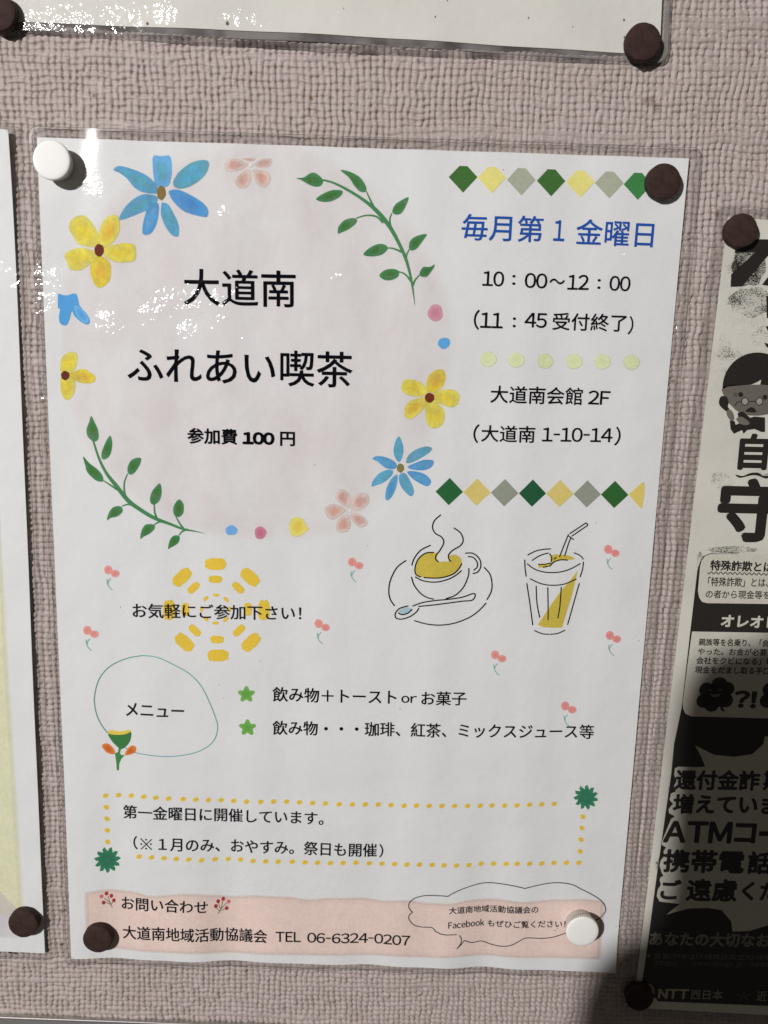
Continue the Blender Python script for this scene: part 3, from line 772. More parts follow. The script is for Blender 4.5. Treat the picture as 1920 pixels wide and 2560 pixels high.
pr = Print(layer=2); pr.fan(spline(A7((335, 1375), (350, 1325), (395, 1305), (440, 1325), (460, 1370), (475, 1390), (445, 1420), (400, 1445), (350, 1430)), True, 4), ink(238, 206, 110), ink(236, 188, 74), soft=.08); pr.build('printed_dot', notice)
for k, (x, y) in enumerate([(353, 197), (528, 202), (710, 208), (893, 210), (1070, 212), (1253, 215)]):
    blob(A8, x, y, 54, 50, ink(208, 214, 172) if k % 3 != 2 else ink(200, 208, 164), ci=ink(204, 211, 164), rough=.02)

# ---- diamonds
top = [(195, 208), (375, 212), (560, 226), (748, 232), (933, 238), (1113, 245), (1293, 254)]
g1, y1_, s1 = ink(64, 106, 52), ink(224, 208, 122), ink(160, 165, 146)
for k, (x, y) in enumerate(top):
    c = (g1, y1_, s1, g1, y1_, s1, ink(60, 126, 70))[k]
    pr = Print(layer=2); t = 137 + k * 7.2; b = y + 97
    pr.poly(A5((x - 90, y), (x, b), (x + 90, y), (x + 28, t + 2), (x - 22, t)), c); pr.build('printed_diamond', notice)
bot = [(108, 1027), (282, 1031), (455, 1034), (630, 1037), (803, 1040), (975, 1043), (1147, 1046)]
g2, y2_, s2_ = ink(40, 98, 54), ink(204, 186, 108), ink(138, 143, 130)
for k, (x, y) in enumerate(bot):
    c = (g2, y2_, s2_, ink(36, 86, 56), y2_, s2_, ink(46, 96, 46))[k]
    pr = Print(layer=2); pr.poly(A8((x - 86, y), (x - 4, y + 85), (x + 86, y + 2), (x + 3, y - 86)), c); pr.build('printed_diamond', notice)
pr = Print(layer=2); pr.poly(A8((1235, 1046), (1318, 972), (1328, 968), (1337, 974), (1336, 1040), (1322, 1128), (1312, 1133), (1300, 1122)), ink(212, 192, 102)); pr.build('printed_diamond', notice, label='yellow half diamond ending the lower row')

# ---- yellow sunburst of brush dabs behind the invitation
SUN = ink(232, 184, 56)
def dab(x, y, w, h, deg):
    a = math.radians(deg); pts = []
    for t in range(28):
        an = t / 28 * 2 * math.pi; c, s_ = math.cos(an), math.sin(an)
        k = (abs(c) ** 3.2 + abs(s_) ** 3.2) ** (-1 / 3.2)
        k *= 1 + .035 * math.sin(7 * an + x) + .03 * math.sin(11 * an + y)
        dx, dy = w * c * k, h * s_ * k; pts.append((x + dx * math.cos(a) - dy * math.sin(a), y + dx * math.sin(a) + dy * math.cos(a)))
    return pts
dabs = [(875, 122, 66, 37, 0), (1085, 203, 66, 38, 42), (1170, 403, 62, 36, 90), (1091, 600, 66, 38, -43), (890, 680, 65, 37, 0), (685, 600, 66, 38, 43), (593, 402, 62, 36, 90), (670, 203, 66, 38, -43),
        (874, 215, 42, 23, 2), (1013, 267, 43, 23, 43), (1072, 398, 40, 25, 90), (1018, 528, 44, 23, -43), (884, 582, 41, 24, 2), (748, 528, 44, 23, 43), (690, 400, 41, 25, 90), (740, 268, 43, 23, -43),
        (878, 311, 19, 10, 0), (940, 338, 20, 10, 45), (960, 398, 18, 9, 90), (938, 460, 20, 10, -43), (875, 482, 19, 10, 0), (815, 456, 19, 10, 40), (790, 397, 17, 10, 90), (815, 333, 20, 10, -43)]
sun = None
for d in dabs:
    pr = Print(layer=1); pr.fan(B2(*dab(*d)), SUN, soft=.05)
    if sun is None: sun = pr.build('printed_sunburst', notice, label='yellow ring of brush dabs behind the invitation')
    else: pr.build('brush_dab', sun)

# ---- little pink twin blossoms
for (x, y) in [(280, 1432), (228, 1583), (805, 1567), (889, 1413), (1529, 1381), (1533, 1596), (1246, 1644), (1422, 1773)]:
    pr = Print(layer=2)
    q = 1.0
    c = ink(218, 146, 140) if x < 1300 else ink(216, 140, 136)
    for dx, dy, rx, ry in ((-9, -8, 10.5, 11.5), (8.5, 1.5, 11, 9.5)):
        pr.fan(PX(*[(x + dx + rx * math.cos(t * math.pi / 7), y + dy + ry * math.sin(t * math.pi / 7)) for t in range(14)]), c, ink(210, 130, 124), soft=.08)
    tc_ = ink(120, 170, 165)
    pr.line(spline(PX((x - 12, y + 16), (x - 11, y + 26), (x - 6, y + 36), (x + 1, y + 42)), False, 4), .32, tc_)
    pr.line(spline(PX((x - 3, y + 14), (x - 8, y + 20), (x - 10, y + 27)), False, 4), .32, tc_)
    pr.build('printed_twin_blossom', notice)

# ---- menu bubble and tulip
pr = Print(layer=2)
TE = ink(96, 158, 156)
sp = spline(B2((435, 677), (520, 688), (620, 735), (720, 795), (790, 870), (840, 970), (875, 1060), (888, 1120), (870, 1190), (820, 1240), (730, 1278), (600, 1294), (480, 1285), (380, 1268), (322, 1240)), False, 6)
pr.line(sp, .34, TE)
pr.line(spline(B2((435, 677), (340, 695), (240, 740), (180, 800), (150, 870), (138, 950), (150, 1030), (180, 1100), (218, 1150)), False, 6), .36, ink(86, 146, 138))
bub = pr.build('menu_bubble', notice)
pr = Print(layer=3); pr.poly(spline(B2((222, 1155), (290, 1162), (357, 1142), (358, 1190), (335, 1228), (300, 1250), (265, 1225), (240, 1195)), True, 3), ink(60, 118, 66))
pr.poly(B2((285, 1235), (302, 1238), (292, 1275), (300, 1287), (322, 1285), (300, 1310), (288, 1340), (285, 1380), (273, 1380), (270, 1330), (262, 1275), (282, 1268)), ink(66, 130, 72))
tul = pr.build('printed_tulip', notice)
pr = Print(layer=4); pr.poly(spline(B2((220, 1145), (240, 1133), (290, 1142), (345, 1131), (358, 1142), (330, 1157), (290, 1163), (235, 1159)), True, 3), ink(232, 190, 74)); pr.build('petal', tul)
for pts in ([(183, 1222), (215, 1213), (245, 1235), (262, 1265), (255, 1282), (220, 1275), (193, 1250)], [(322, 1280), (340, 1245), (370, 1225), (393, 1240), (385, 1270), (350, 1285), (325, 1288)]):
    pr = Print(layer=4); pr.fan(spline(B2(*pts), True, 4), ink(214, 120, 50), ink(190, 92, 38), soft=.08); pr.build('petal', tul)

# ---- green star bullets
for (x, y, r0) in ((1063, 917, .05), (1070, 1120, .0)):
    pr = Print(layer=2); pts = []
    for t in range(40):
        a = t / 40 * 2 * math.pi - math.pi / 2 + r0
        pts.append((x + (44 + 11 * math.cos(5 * (a + math.pi / 2))) * math.cos(a), y + (42 + 11 * math.cos(5 * (a + math.pi / 2))) * math.sin(a)))
    pr.fan(B2(*pts), ink(108, 166, 78), ink(92, 152, 66), soft=.05); pr.build('printed_star', notice)

# ---- dotted frame and its two leaf pinwheels
pr = Print(layer=2)
T4 = [(152, 210), (228, 208), (303, 210), (378, 214), (451, 220), (525, 226), (611, 229), (686, 233), (760, 237), (834, 239), (909, 243), (986, 246), (1070, 247), (1146, 247), (1223, 249), (1300, 252), (1377, 255), (1453, 258), (1535, 262), (1613, 263),
      (155, 279), (159, 348), (161, 416), (163, 485), (351, 568), (425, 572), (499, 577), (572, 581), (645, 584), (720, 590), (800, 589), (876, 589), (950, 591), (1023, 597), (1099, 599), (1173, 602), (1257, 603), (1332, 606), (1407, 607), (1483, 609), (1558, 608), (1634, 607)]
T5 = [(125, 263), (202, 265), (278, 268), (355, 270), (428, 267), (503, 268), (579, 269), (654, 270), (731, 270), (806, 270), (876, 268), (950, 268), (1023, 265), (1097, 261), (1170, 261), (1245, 260),
      (148, 613), (224, 615), (299, 615), (372, 615), (446, 614), (521, 616), (591, 619), (665, 620), (739, 620), (812, 615), (886, 615), (959, 614), (1024, 610), (1097, 610), (1170, 611), (1243, 609), (1317, 607), (1390, 606), (1414, 334), (1408, 401), (1403, 469), (1398, 539)]
for RR, TT in ((B4, T4), (B5, T5)):
    for (x, y) in TT:
        side = (RR is B4 and x < 170 and y > 250) or (RR is B5 and x > 1395 and y < 560)
        tl = .6 if side else -.35
        pts = []
        for t in range(12):
            a = t * math.pi / 6; dx, dy = 18.5 * math.cos(a), 14.5 * math.sin(a)
            pts.append((x + dx * math.cos(tl) - dy * math.sin(tl), y + dx * math.sin(tl) + dy * math.cos(tl)))
        pr.fan(RR(*pts), ink(226, 190, 70), ink(212, 170, 48), soft=.12)
pr.build('dotted_border', notice)
for RR, x, y, r_, ph in ((B4, 163, 592, 80, .2), (B5, 1433, 220, 76, .0)):
    pr = Print(layer=2); pts = []
    n = 11
    for t in range(n):
        a = ph + t / n * 2 * math.pi
        pts += [(x + r_ * .64 * math.cos(a), y + r_ * .64 * math.sin(a)), (x + r_ * .86 * math.cos(a + .05), y + r_ * .86 * math.sin(a + .05)), (x + r_ * math.cos(a + .26), y + r_ * math.sin(a + .26)), (x + r_ * .84 * math.cos(a + .36), y + r_ * .84 * math.sin(a + .36))]
    pr.fan(RR(*pts), ink(48, 122, 86), ink(52, 112, 88), soft=.03)
    o = pr.build('printed_leaf_pinwheel', notice)
    pr = Print(layer=3)
    for t in range(n):
        a = ph + t / n * 2 * math.pi
        pr.line(RR((x + 18 * math.cos(a - .7), y + 18 * math.sin(a - .7)), (x + 34 * math.cos(a - .3), y + 34 * math.sin(a - .3)), (x + r_ * .6 * math.cos(a + .02), y + r_ * .6 * math.sin(a + .02))), .14, ink(36, 92, 70))
    pr.build('leaf_vein', o)

# ---- peach band
tp = B4((22, 772), (180, 762), (300, 770), (430, 795), (650, 780), (800, 795), (900, 805), (1050, 795), (1240, 805), (1350, 820), (1500, 808), (1620, 810)) + B5((120, 812), (230, 828), (380, 820), (500, 835), (620, 840), (750, 822), (900, 818), (1080, 830), (1250, 820), (1400, 815), (1555, 830))
bt = B4((22, 1118), (200, 1125), (500, 1140), (1000, 1155), (1500, 1160)) + B5((400, 1165), (900, 1170), (1300, 1175), (1553, 1182))
def interp(pl, x):
    if x <= pl[0][0]: return pl[0][1]
    for a, b in zip(pl, pl[1:]):
        if x <= b[0]:
            t = (x - a[0]) / max(1e-6, b[0] - a[0]); t = t * t * (3 - 2 * t); return a[1] + (b[1] - a[1]) * t
    return pl[-1][1]
pr = Print(layer=0)
PE = ink(221, 193, 184); nxb = 90; xa, xb = tp[0][0], tp[-1][0]
rows = [(0, 0), (.03, .5), (.06, .95)] + [(.06 + .88 * q_ / 12, 1) for q_ in range(1, 12)] + [(.94, .95), (.97, .5), (1, 0)]
grid = []
for i in range(nxb + 1):
    x = xa + (xb - xa) * i / nxb; ya, yb = interp(tp, x), interp(bt, x)
    al = 0 if i in (0, nxb) else 1
    grid.append([pr.vert(x, ya + (yb - ya) * v, tuple(c * (1 - .035 * math.sin(i * .37)) for c in PE), a * al) for v, a in rows])
for i in range(nxb):
    for j in range(len(rows) - 1): pr.f.append((grid[i][j], grid[i][j + 1], grid[i + 1][j + 1], grid[i + 1][j]))
pr.build('peach_band', notice)

# ---- berry sprigs
for (stem, berries) in (
    ([[(190, 875), (176, 842), (166, 808)], [(178, 848), (160, 832), (146, 820)], [(184, 862), (168, 850), (150, 845)], [(182, 856), (196, 840), (198, 828)]], [(128, 807, 1), (157, 791, 0), (185, 806, 0), (200, 833, 0), (140, 844, 0)]),
    ([[(818, 912), (836, 878), (846, 836)], [(832, 888), (850, 868), (868, 850)], [(828, 896), (848, 890), (862, 884)], [(832, 886), (824, 866), (820, 846)], [(826, 898), (814, 884), (808, 872)]], [(818, 838, 0), (848, 825, 0), (880, 842, 1), (805, 866, 0), (868, 881, 0)])):
    pr = Print(layer=2)
    for s_ in stem: pr.line(spline(B4(*s_), False, 3), .28, ink(112, 104, 72))
    o = pr.build('printed_sprig', notice)
    for (x, y, p) in berries: blob(B4, x, y, 11.5, 12.5, ink(196, 100, 104) if p else ink(160, 50, 58), name='berry', layer=3, parent=o)

# ---- speech cloud
pr = Print(layer=3); DK = ink(44, 44, 50)
pr.line(spline(B5((615, 800), (560, 797), (480, 797), (420, 812), (387, 840), (385, 870), (405, 895)), False, 5), .36, DK)
pr.line(spline(B5((405, 895), (385, 915), (387, 940), (415, 970), (460, 982), (520, 985), (545, 1008), (590, 1025), (665, 1026)), False, 5), .36, DK)
pr.line(spline(B5((683, 1033), (695, 1055), (690, 1082), (668, 1110)), False, 5), .36, DK)
pr.line(spline(B5((668, 1110), (690, 1090), (713, 1065)), False, 4), .36, DK)
pr.line(spline(B5((713, 1065), (760, 1083), (815, 1077), (870, 1095), (930, 1103), (990, 1092), (1040, 1065), (1080, 1048), (1170, 1053), (1240, 1045), (1320, 1018)), False, 5), .36, DK)
pr.line(spline(B5((1320, 1018), (1400, 985), (1500, 945), (1545, 905), (1548, 870), (1520, 830), (1460, 790), (1410, 765), (1350, 735), (1270, 725), (1180, 733), (1070, 755)), False, 5), .36, DK)
pr.line(spline(B5((1070, 755), (1010, 742), (920, 732), (830, 730), (740, 748), (660, 775), (615, 800)), False, 5), .36, DK)
pr.build('speech_cloud', notice)

# ---- coffee cup and iced drink drawings
OL = ink(192, 172, 66)
pr = Print(layer=1)
pr.poly(spline(B1((250, 380), (270, 340), (320, 308), (365, 303), (390, 312), (380, 335), (392, 358), (428, 359), (465, 357), (458, 328), (490, 316), (520, 328), (537, 350), (535, 382), (500, 425), (440, 455), (370, 463), (300, 460), (260, 450), (245, 410)), True, 3), OL)
pr.poly(spline(B1((142, 680), (165, 655), (200, 648), (220, 658), (200, 682), (165, 692)), True, 4), ink(158, 182, 192))
pr.build('drink_fill', notice)
pr = Print(layer=4); WL = .44
for s_ in ([(187, 355), (130, 400), (90, 480), (80, 550), (90, 600), (115, 638)], [(680, 398), (715, 440), (728, 500), (722, 550), (697, 598)], [(242, 732), (320, 752), (410, 758), (500, 745), (590, 710), (650, 665), (690, 622)],
           [(225, 383), (240, 340), (280, 290), (340, 258)], [(360, 302), (310, 308), (265, 345), (245, 400), (250, 440), (280, 457)], [(302, 461), (400, 462), (480, 440), (520, 405), (537, 375)], [(248, 458), (300, 482), (380, 488), (460, 468), (510, 440), (535, 418)],
           [(223, 460), (240, 510), (280, 560), (320, 585), (360, 595)], [(583, 405), (580, 450), (550, 520), (500, 570), (440, 592)], [(563, 308), (610, 310), (650, 345), (658, 390), (640, 425), (610, 436)], [(580, 330), (610, 335), (635, 365), (635, 395), (615, 415)],
           [(405, 67), (365, 105), (355, 150), (375, 185), (410, 205), (425, 240), (400, 290), (377, 320), (375, 345), (390, 360)], [(490, 150), (530, 180), (547, 225), (530, 260), (480, 290), (455, 320), (460, 350), (470, 358)],
           [(232, 640), (290, 618), (370, 604), (450, 597), (540, 585), (612, 562), (622, 580), (600, 605), (540, 610), (400, 627), (268, 642)], [(200, 640), (150, 655), (122, 685), (125, 715), (160, 723), (210, 708), (250, 680), (268, 655)], [(142, 685), (165, 695), (200, 685), (225, 662)]):
    pr.line(spline(B1(*s_), False, 5), WL, K)
pr.build('coffee_cup_drawing', notice)
pr = Print(layer=1)
pr.poly(B1((1268, 418), (1235, 560), (1168, 777), (1100, 776), (1050, 772), (1015, 758), (1050, 705), (1100, 630), (1170, 535), (1220, 480)), OL)
pr.poly(spline(B1((1098, 320), (1160, 318), (1215, 325), (1250, 345), (1200, 352), (1150, 350), (1115, 368), (1100, 375)), True, 2), OL)
pr.poly(B1((1018, 378), (1098, 370), (1088, 392), (1020, 400)), OL)
pr.build('drink_fill', notice)
pr = Print(layer=4)
for s_ in ([(953, 318), (1000, 295), (1050, 284), (1096, 281)], [(1245, 307), (1280, 322), (1302, 345)], [(933, 350), (935, 400), (942, 452)], [(1303, 365), (1298, 410), (1283, 457)], [(950, 375), (1000, 410), (1070, 428), (1150, 427), (1220, 408), (1282, 375)],
           [(968, 468), (1030, 497), (1100, 509), (1180, 503), (1257, 472)], [(980, 352), (1030, 322), (1080, 307)], [(1090, 312), (1103, 335), (1100, 360)], [(1020, 378), (1060, 377), (1098, 370)], [(1090, 390), (1120, 362), (1160, 350), (1203, 352)], [(1050, 396), (1080, 390)], [(1118, 345), (1130, 335)],
           [(1153, 330), (1180, 260), (1208, 192)], [(1185, 325), (1205, 260), (1222, 215)], [(1218, 185), (1320, 118)], [(1232, 200), (1328, 135)], [(1318, 120), (1330, 128), (1322, 140)], [(1212, 202), (1240, 222)],
           [(946, 497), (965, 620), (983, 757)], [(1277, 500), (1240, 630), (1204, 757)], [(1005, 515), (1010, 620), (1027, 710)], [(1078, 525), (1080, 640), (1080, 725)], [(1163, 522), (1155, 640), (1142, 715)], [(995, 793), (1040, 812), (1085, 817)], [(1095, 817), (1140, 812), (1187, 793)]):
    pr.line(spline(B1(*s_), False, 5), WL * .92, K)
pr.build('iced_drink_drawing', notice)

# ---- lettering
T = lambda *a, **k: text_px(notice, *a, **k)
BLUE = ink(24, 76, 160)
T('大道南', 459, 717, 739, 723, 92, K, .009)
T('ふれあい喫茶', 319, 911, 881, 925, 90, K, .009)
T('参加費', 468, 1089, 593, 1092, 40, K, .022)
T('100', 606, 1095, 686, 1097, 32, K, .05)
T('円', 700, 1097, 737, 1098, 36, K, .025)
T('毎月第', 1154, 567, 1357, 574, 66, BLUE, .008)
T('1', 1384, 576, 1412, 577, 52, BLUE, .008)
T('金曜日', 1440, 579, 1634, 587, 65, BLUE, .008)
T('10', 1206, 696, 1260, 698, 38, K); T('：', 1280, 700, 1288, 700, 25, K); T('00', 1311, 701, 1368, 703, 38, K)
T('～', 1373, 703, 1412, 704, 14, K, .01); T('12', 1419, 705, 1472, 706, 38, K); T('：', 1493, 710, 1501, 710, 25, K); T('00', 1523, 708, 1576, 710, 38, K)
T('(11', 1184, 799, 1257, 801, 50, K); T('：', 1281, 806, 1289, 806, 25, K); T('45', 1311, 800, 1367, 802, 37, K); T('受付終了', 1381, 803, 1566, 808, 44, K); T(')', 1571, 813, 1583, 814, 46, K)
T('大道南会館', 1226, 985, 1456, 991, 44, K); T('2F', 1470, 993, 1525, 995, 35, K)
T('(', 1183, 1083, 1197, 1084, 47, K); T('大道南', 1203, 1083, 1337, 1086, 42, K); T('1-10-14', 1355, 1086, 1531, 1088, 36, K); T(')', 1537, 1090, 1551, 1091, 47, K)
T('お気軽にご参加下さい！', 332, 1525, 753, 1534, 37, K2)
T('メニュー', 315, 1772, 460, 1778, 34, K2)
T('飲み物＋トースト', 681, 1736, 991, 1743, 37, K); T('or', 1003, 1748, 1042, 1748, 18, K); T('お菓子', 1053, 1744, 1166, 1746, 35, K)
T('飲み物・・・珈琲、紅茶、ミックスジュース等', 681, 1820, 1484, 1829, 36, K)
T('第一金曜日に開催しています。', 308, 2028, 809, 2046, 34, K2)
T('（', 334, 2105, 344, 2105, 33, K2); T('１月のみ、おやすみ。祭日も開催', 397, 2108, 942, 2126, 34, K2); T('）', 948, 2127, 958, 2127, 33, K2)
pr = Print(layer=6)
pr.line(PX((352, 2094), (380, 2122)), .34, K2, caps=False); pr.line(PX((380, 2096), (353, 2121)), .34, K2, caps=False)
for dx, dy in ((0, -11), (0, 11), (-12, 0), (12, 0)): pr.fan(PX(*[(366 + dx + 2.3 * math.cos(t), 2108 + dy + 2.3 * math.sin(t)) for t in range(6)]), K2)
pr.build('reference_mark', notice)
T('お問い合わせ', 304, 2256, 520, 2266, 33, K2)
T('大道南地域活動協議会', 307, 2329, 668, 2340, 34, K2)
T('TEL', 689, 2340, 752, 2341, 25, K2); T('06-6324-0207', 768, 2342, 1025, 2348, 25, K2)
T('大道南地域活動協議会の', 1122, 2273, 1345, 2272, 18, K2)
T('Facebook', 1120, 2309, 1211, 2307, 17, K2); T('もぜひご覧ください！', 1219, 2309, 1413, 2308, 18, K2)

# ================================================================ fraud warning, right
warn = empty('fraud_warning_poster', 240, 140, 0)
tag(warn, 'black and cream photocopied fraud warning poster cut off at the right edge, partly in shade', 'poster')
# its own frame: corners from the photograph, sides straight
TLw, BLw = P(1820, 543), P(1583, 2519)
ex = np.array(P(1920, 2537)) - np.array(P(1636, 2521)); ex = ex / np.linalg.norm(ex)
hW = np.array(TLw) - np.array(BLw); Hw = np.linalg.norm(hW)
TRw = tuple(np.array(TLw) + ex * 205); BRw = tuple(np.array(BLw) + ex * 205)
sheet('paper', [BLw, BRw, TRw, TLw], wave_zero, 0.0, warn, M_CREAM, nx=12, ny=16)
up = hW / Hw
def fr(x, y):
    b = np.array(BLw) + ex * x + up * y; return float(b[0]), float(b[1])
film(warn, -4.4, 209.4, -3.0, Hw + 3.5, wave_zero, Z_FILM, M_FILM_RIGHT, M_RIM_SOFT, frame=fr, seal=2.9, seal_mat=M_HAZE, crinkles=[P(a, b) + (c, d) for a, b, c, d in ((1885, 975, 2.2, 1.8), (1880, 995, 1.8, 1.6), (1782, 1000, 1.5, 1.6))])
BK = ink(42, 38, 36); CR = (.66, .63, .55)
def wp(layer): return Print(wave_zero, layer)
def WT(R_, text, xl_, yl_, xr_, yr_, h_, col, bold, layer=5, name='lettering'):
    ox, oy, k = R_.o
    return text_px(warn, text, ox + xl_ * k, oy + yl_ * k, ox + xr_ * k, oy + yr_ * k, h_ * k, col, bold, wave_zero, layer, name)
# big cropped strokes at the top
pr = wp(2)
pr.poly(D6((748, 392), (800, 378), (850, 355), (893, 318), (1400, 330), (1400, 400), (1000, 395), (795, 637), (718, 640), (722, 556), (888, 405), (745, 412)), BK)
pr.poly(D6((930, 625), (1080, 430), (1180, 440), (1010, 640)), BK)
pr.poly(D6((958, 700), (1030, 700), (1030, 860), (962, 850)), BK)
pr.poly(D6((955, 905), (1060, 900), (1060, 960), (985, 975)), BK)
pr.poly(D6((945, 1015), (1020, 1040), (1010, 1070), (960, 1045)), BK)
pr.build('big_headline_stroke', warn)
# patchy toner
pr = wp(1)
for cx_, cy_, rx_, ry_, a_ in ((840, 500, 170, 210, .66), (860, 740, 230, 150, .5), (920, 985, 110, 90, .42), (800, 1000, 260, 500, .22), (660, 1950, 120, 100, .3), (900, 1900, 160, 60, .4)):
    pr.fan(D6(*[(cx_ + rx_ * (1 + .10 * math.sin(t * 2.1 + rx_)) * math.cos(t * math.pi / 10), cy_ + ry_ * (1 + .10 * math.sin(t * 1.7 + ry_)) * math.sin(t * math.pi / 10)) for t in range(20)]), BK, soft=.7, alpha=a_)
for cx_, cy_, rx_, ry_, a_ in ((860, 235, 300, 44, .5), (600, 330, 40, 120, .5), (900, 310, 330, 46, .36), (900, 640, 300, 34, .36), (620, 890, 120, 20, .45)):
    pr.fan(D7(*[(cx_ + rx_ * (1 + .10 * math.sin(t * 2.1 + rx_)) * math.cos(t * math.pi / 10), cy_ + ry_ * (1 + .10 * math.sin(t * 1.7 + ry_)) * math.sin(t * math.pi / 10)) for t in range(20)]), BK, soft=.7, alpha=a_)
for cx_, cy_, rx_, ry_, a_ in ((480, 960, 60, 90, .45), (560, 360, 40, 60, .45)):
    pr.fan(D8(*[(cx_ + rx_ * (1 + .10 * math.sin(t * 2.1 + rx_)) * math.cos(t * math.pi / 10), cy_ + ry_ * (1 + .10 * math.sin(t * 1.7 + ry_)) * math.sin(t * math.pi / 10)) for t in range(20)]), BK, soft=.7, alpha=a_)
tn = pr.build('toner_smudge', warn, M_TONER); tn['kind'] = 'stuff'
# worried old woman on the telephone (plain stand-in figure, half cut off)
pr = wp(2)
hair = [(900 + 236 * math.cos(t * math.pi / 24), 1318 - 236 * math.sin(t * math.pi / 24)) for t in range(25)]
pr.poly(D6(*(hair + [(664, 1330), (700, 1312), (860, 1298), (900, 1280), (925, 1264), (918, 1298), (1136, 1302)])), BK)
fig = pr.build('old_woman_figure', warn)
pr = wp(2); pr.poly(D6(*spline([(668, 1312), (860, 1300), (1000, 1300), (1130, 1310), (1136, 1400), (1060, 1470), (960, 1500), (880, 1508), (780, 1490), (690, 1400)], True, 3)), ink(104, 98, 90)); pr.build('face', fig)
pr = wp(3)
for cx_, cy_, r_ in ((786, 1366, 17), (950, 1384, 17)): pr.fan(D6(*[(cx_ + r_ * math.cos(t * math.pi / 6), cy_ + r_ * math.sin(t * math.pi / 6)) for t in range(12)]), BK)
pr.poly(D6(*spline([(818, 1478), (850, 1452), (880, 1460), (890, 1485), (850, 1486)], True, 4)), BK)
pr.line(D6((845, 1412), (885, 1412)), .3, BK); pr.line(D6((738, 1355), (762, 1362)), .25, BK); pr.line(D6((738, 1370), (760, 1376)), .25, BK)
pr.line(spline(D6((748, 1440), (760, 1420), (785, 1412)), False, 4), .3, BK)
pr.build('face_features', fig)
pr = wp(4)
for cx_ in (814, 912): 
    pr.fan(D6(*[(cx_ + 26 * math.cos(t * math.pi / 8), 1412 + 28 * math.sin(t * math.pi / 8)) for t in range(16)]), BK)
spx = pr.build('spectacles', fig)
pr = wp(5)
for cx_ in (814, 912): pr.fan(D6(*[(cx_ + 20 * math.cos(t * math.pi / 8), 1412 + 22 * math.sin(t * math.pi / 8)) for t in range(16)]), ink(150, 144, 134))
pr.build('spectacle_lens', fig)
pr = wp(3)
pr.poly(D6(*spline([(640, 1405), (655, 1378), (690, 1380), (706, 1420), (700, 1450), (740, 1500), (690, 1480), (645, 1440)], True, 3)), BK)
pr.poly(D6((712, 1540), (745, 1545), (752, 1570), (775, 1560), (765, 1490), (800, 1480), (850, 1522), (880, 1514), (950, 1520), (950, 1618), (925, 1618), (880, 1598), (830, 1605), (805, 1630), (795, 1605), (740, 1630), (718, 1600)), BK)
pr.build('telephone_arm', fig)
pr = wp(4)
pr.poly(D6(*spline([(690, 1480), (710, 1465), (735, 1490), (742, 1535), (718, 1540), (695, 1510)], True, 3)), ink(110, 104, 96))
pr.poly(D6(*spline([(755, 1530), (790, 1515), (830, 1540), (845, 1560), (825, 1572), (780, 1562)], True, 3)), ink(110, 104, 96))
pr.build('hand', fig)
WT(D6, '自', 772, 1750, 972, 1754, 246, BK, .035)
pr = wp(2); pr.poly(D6(*spline([(750, 1905), (800, 1915), (850, 1895), (905, 1893), (945, 1915), (1010, 1905), (960, 1932), (900, 1912), (850, 1912), (780, 1928)], True, 3)), BK); pr.build('headline_ornament', warn)
WT(D6, '守', 628, 2142, 1092, 2152, 430, BK, .035)
# black panel and its pale boxes
pr = wp(2)
pan = D7((600, 330), (625, 285), (680, 262), (1700, 300)) + D8((1900, 2090), (460, 2032), (330, 1895), (372, 1610), (440, 1090), (515, 560), (560, 250), (584, 0)) + D7((455, 1480), (520, 900), (578, 400))
pr.poly(pan, BK); pr.build('black_panel', warn)
pr = wp(3)
b1 = D7((1700, 275), (680, 268), (640, 285), (612, 320), (600, 370), (583, 560), (592, 610), (615, 645), (655, 656), (1700, 670))
pr.poly(b1, CR); pr.build('text_box', warn)
pr = wp(3)
pr.poly(D7((1700, 900), (537, 880), (500, 1150), (463, 1440), (466, 1490), (485, 1530), (530, 1550), (1700, 1582)), CR); pr.build('text_box', warn)
# pale flash shapes behind the outlined slogan
pr = wp(3)
pr.poly(D8((750, 10), (900, 85), (1060, 100), (1200, 80), (1290, 0), (1300, -60), (1900, -60), (1900, 1400), (1327, 1430), (1180, 1475), (1045, 1480), (1035, 1400), (960, 1310), (850, 1293), (700, 1298), (525, 1345), (630, 1262),
            (470, 1243), (447, 1200), (455, 1150), (480, 1110), (470, 1070), (480, 1050), (500, 1040), (485, 1010), (470, 960), (478, 920), (510, 880), (500, 850), (520, 815), (488, 795), (490, 765), (560, 592), (590, 570), (545, 545), (540, 515), (575, 470), (548, 440), (560, 390), (600, 372), (583, 330), (605, 290), (585, 245), (590, 190), (620, 178), (760, 182), (830, 178), (800, 100)), CR)
pr.build('pale_flash', warn)
TB, TK = .028, .034
WT(D7, '特殊詐欺とは', 680, 356, 1178, 372, 84, BK, .03)
pr = wp(5); pr.line([D7.one(660 + i * 5.5, 416 + i * .14 + 9 * math.sin(i * .92)) for i in range(120)], .32, BK); pr.build('wavy_underline', warn)
WT(D7, '「特殊詐欺」とは、', 662, 486, 1140, 494, 74, BK, .012); WT(D7, 'の者から現金等を', 645, 584, 1152, 592, 66, BK, .012)
WT(D7, 'オレオレ', 765, 795, 1215, 808, 96, CR, .035)
WT(D7, '親族等を名乗り、「会社', 590, 962, 1200, 974, 58, BK, .02); WT(D7, 'やった。お金が必要だ', 582, 1037, 1190, 1046, 56, BK, .02)
WT(D7, '会社をクビになる」等', 570, 1108, 1180, 1118, 58, BK, .02); WT(D7, '現金をだまし取る手口', 560, 1181, 1150, 1192, 58, BK, .02)
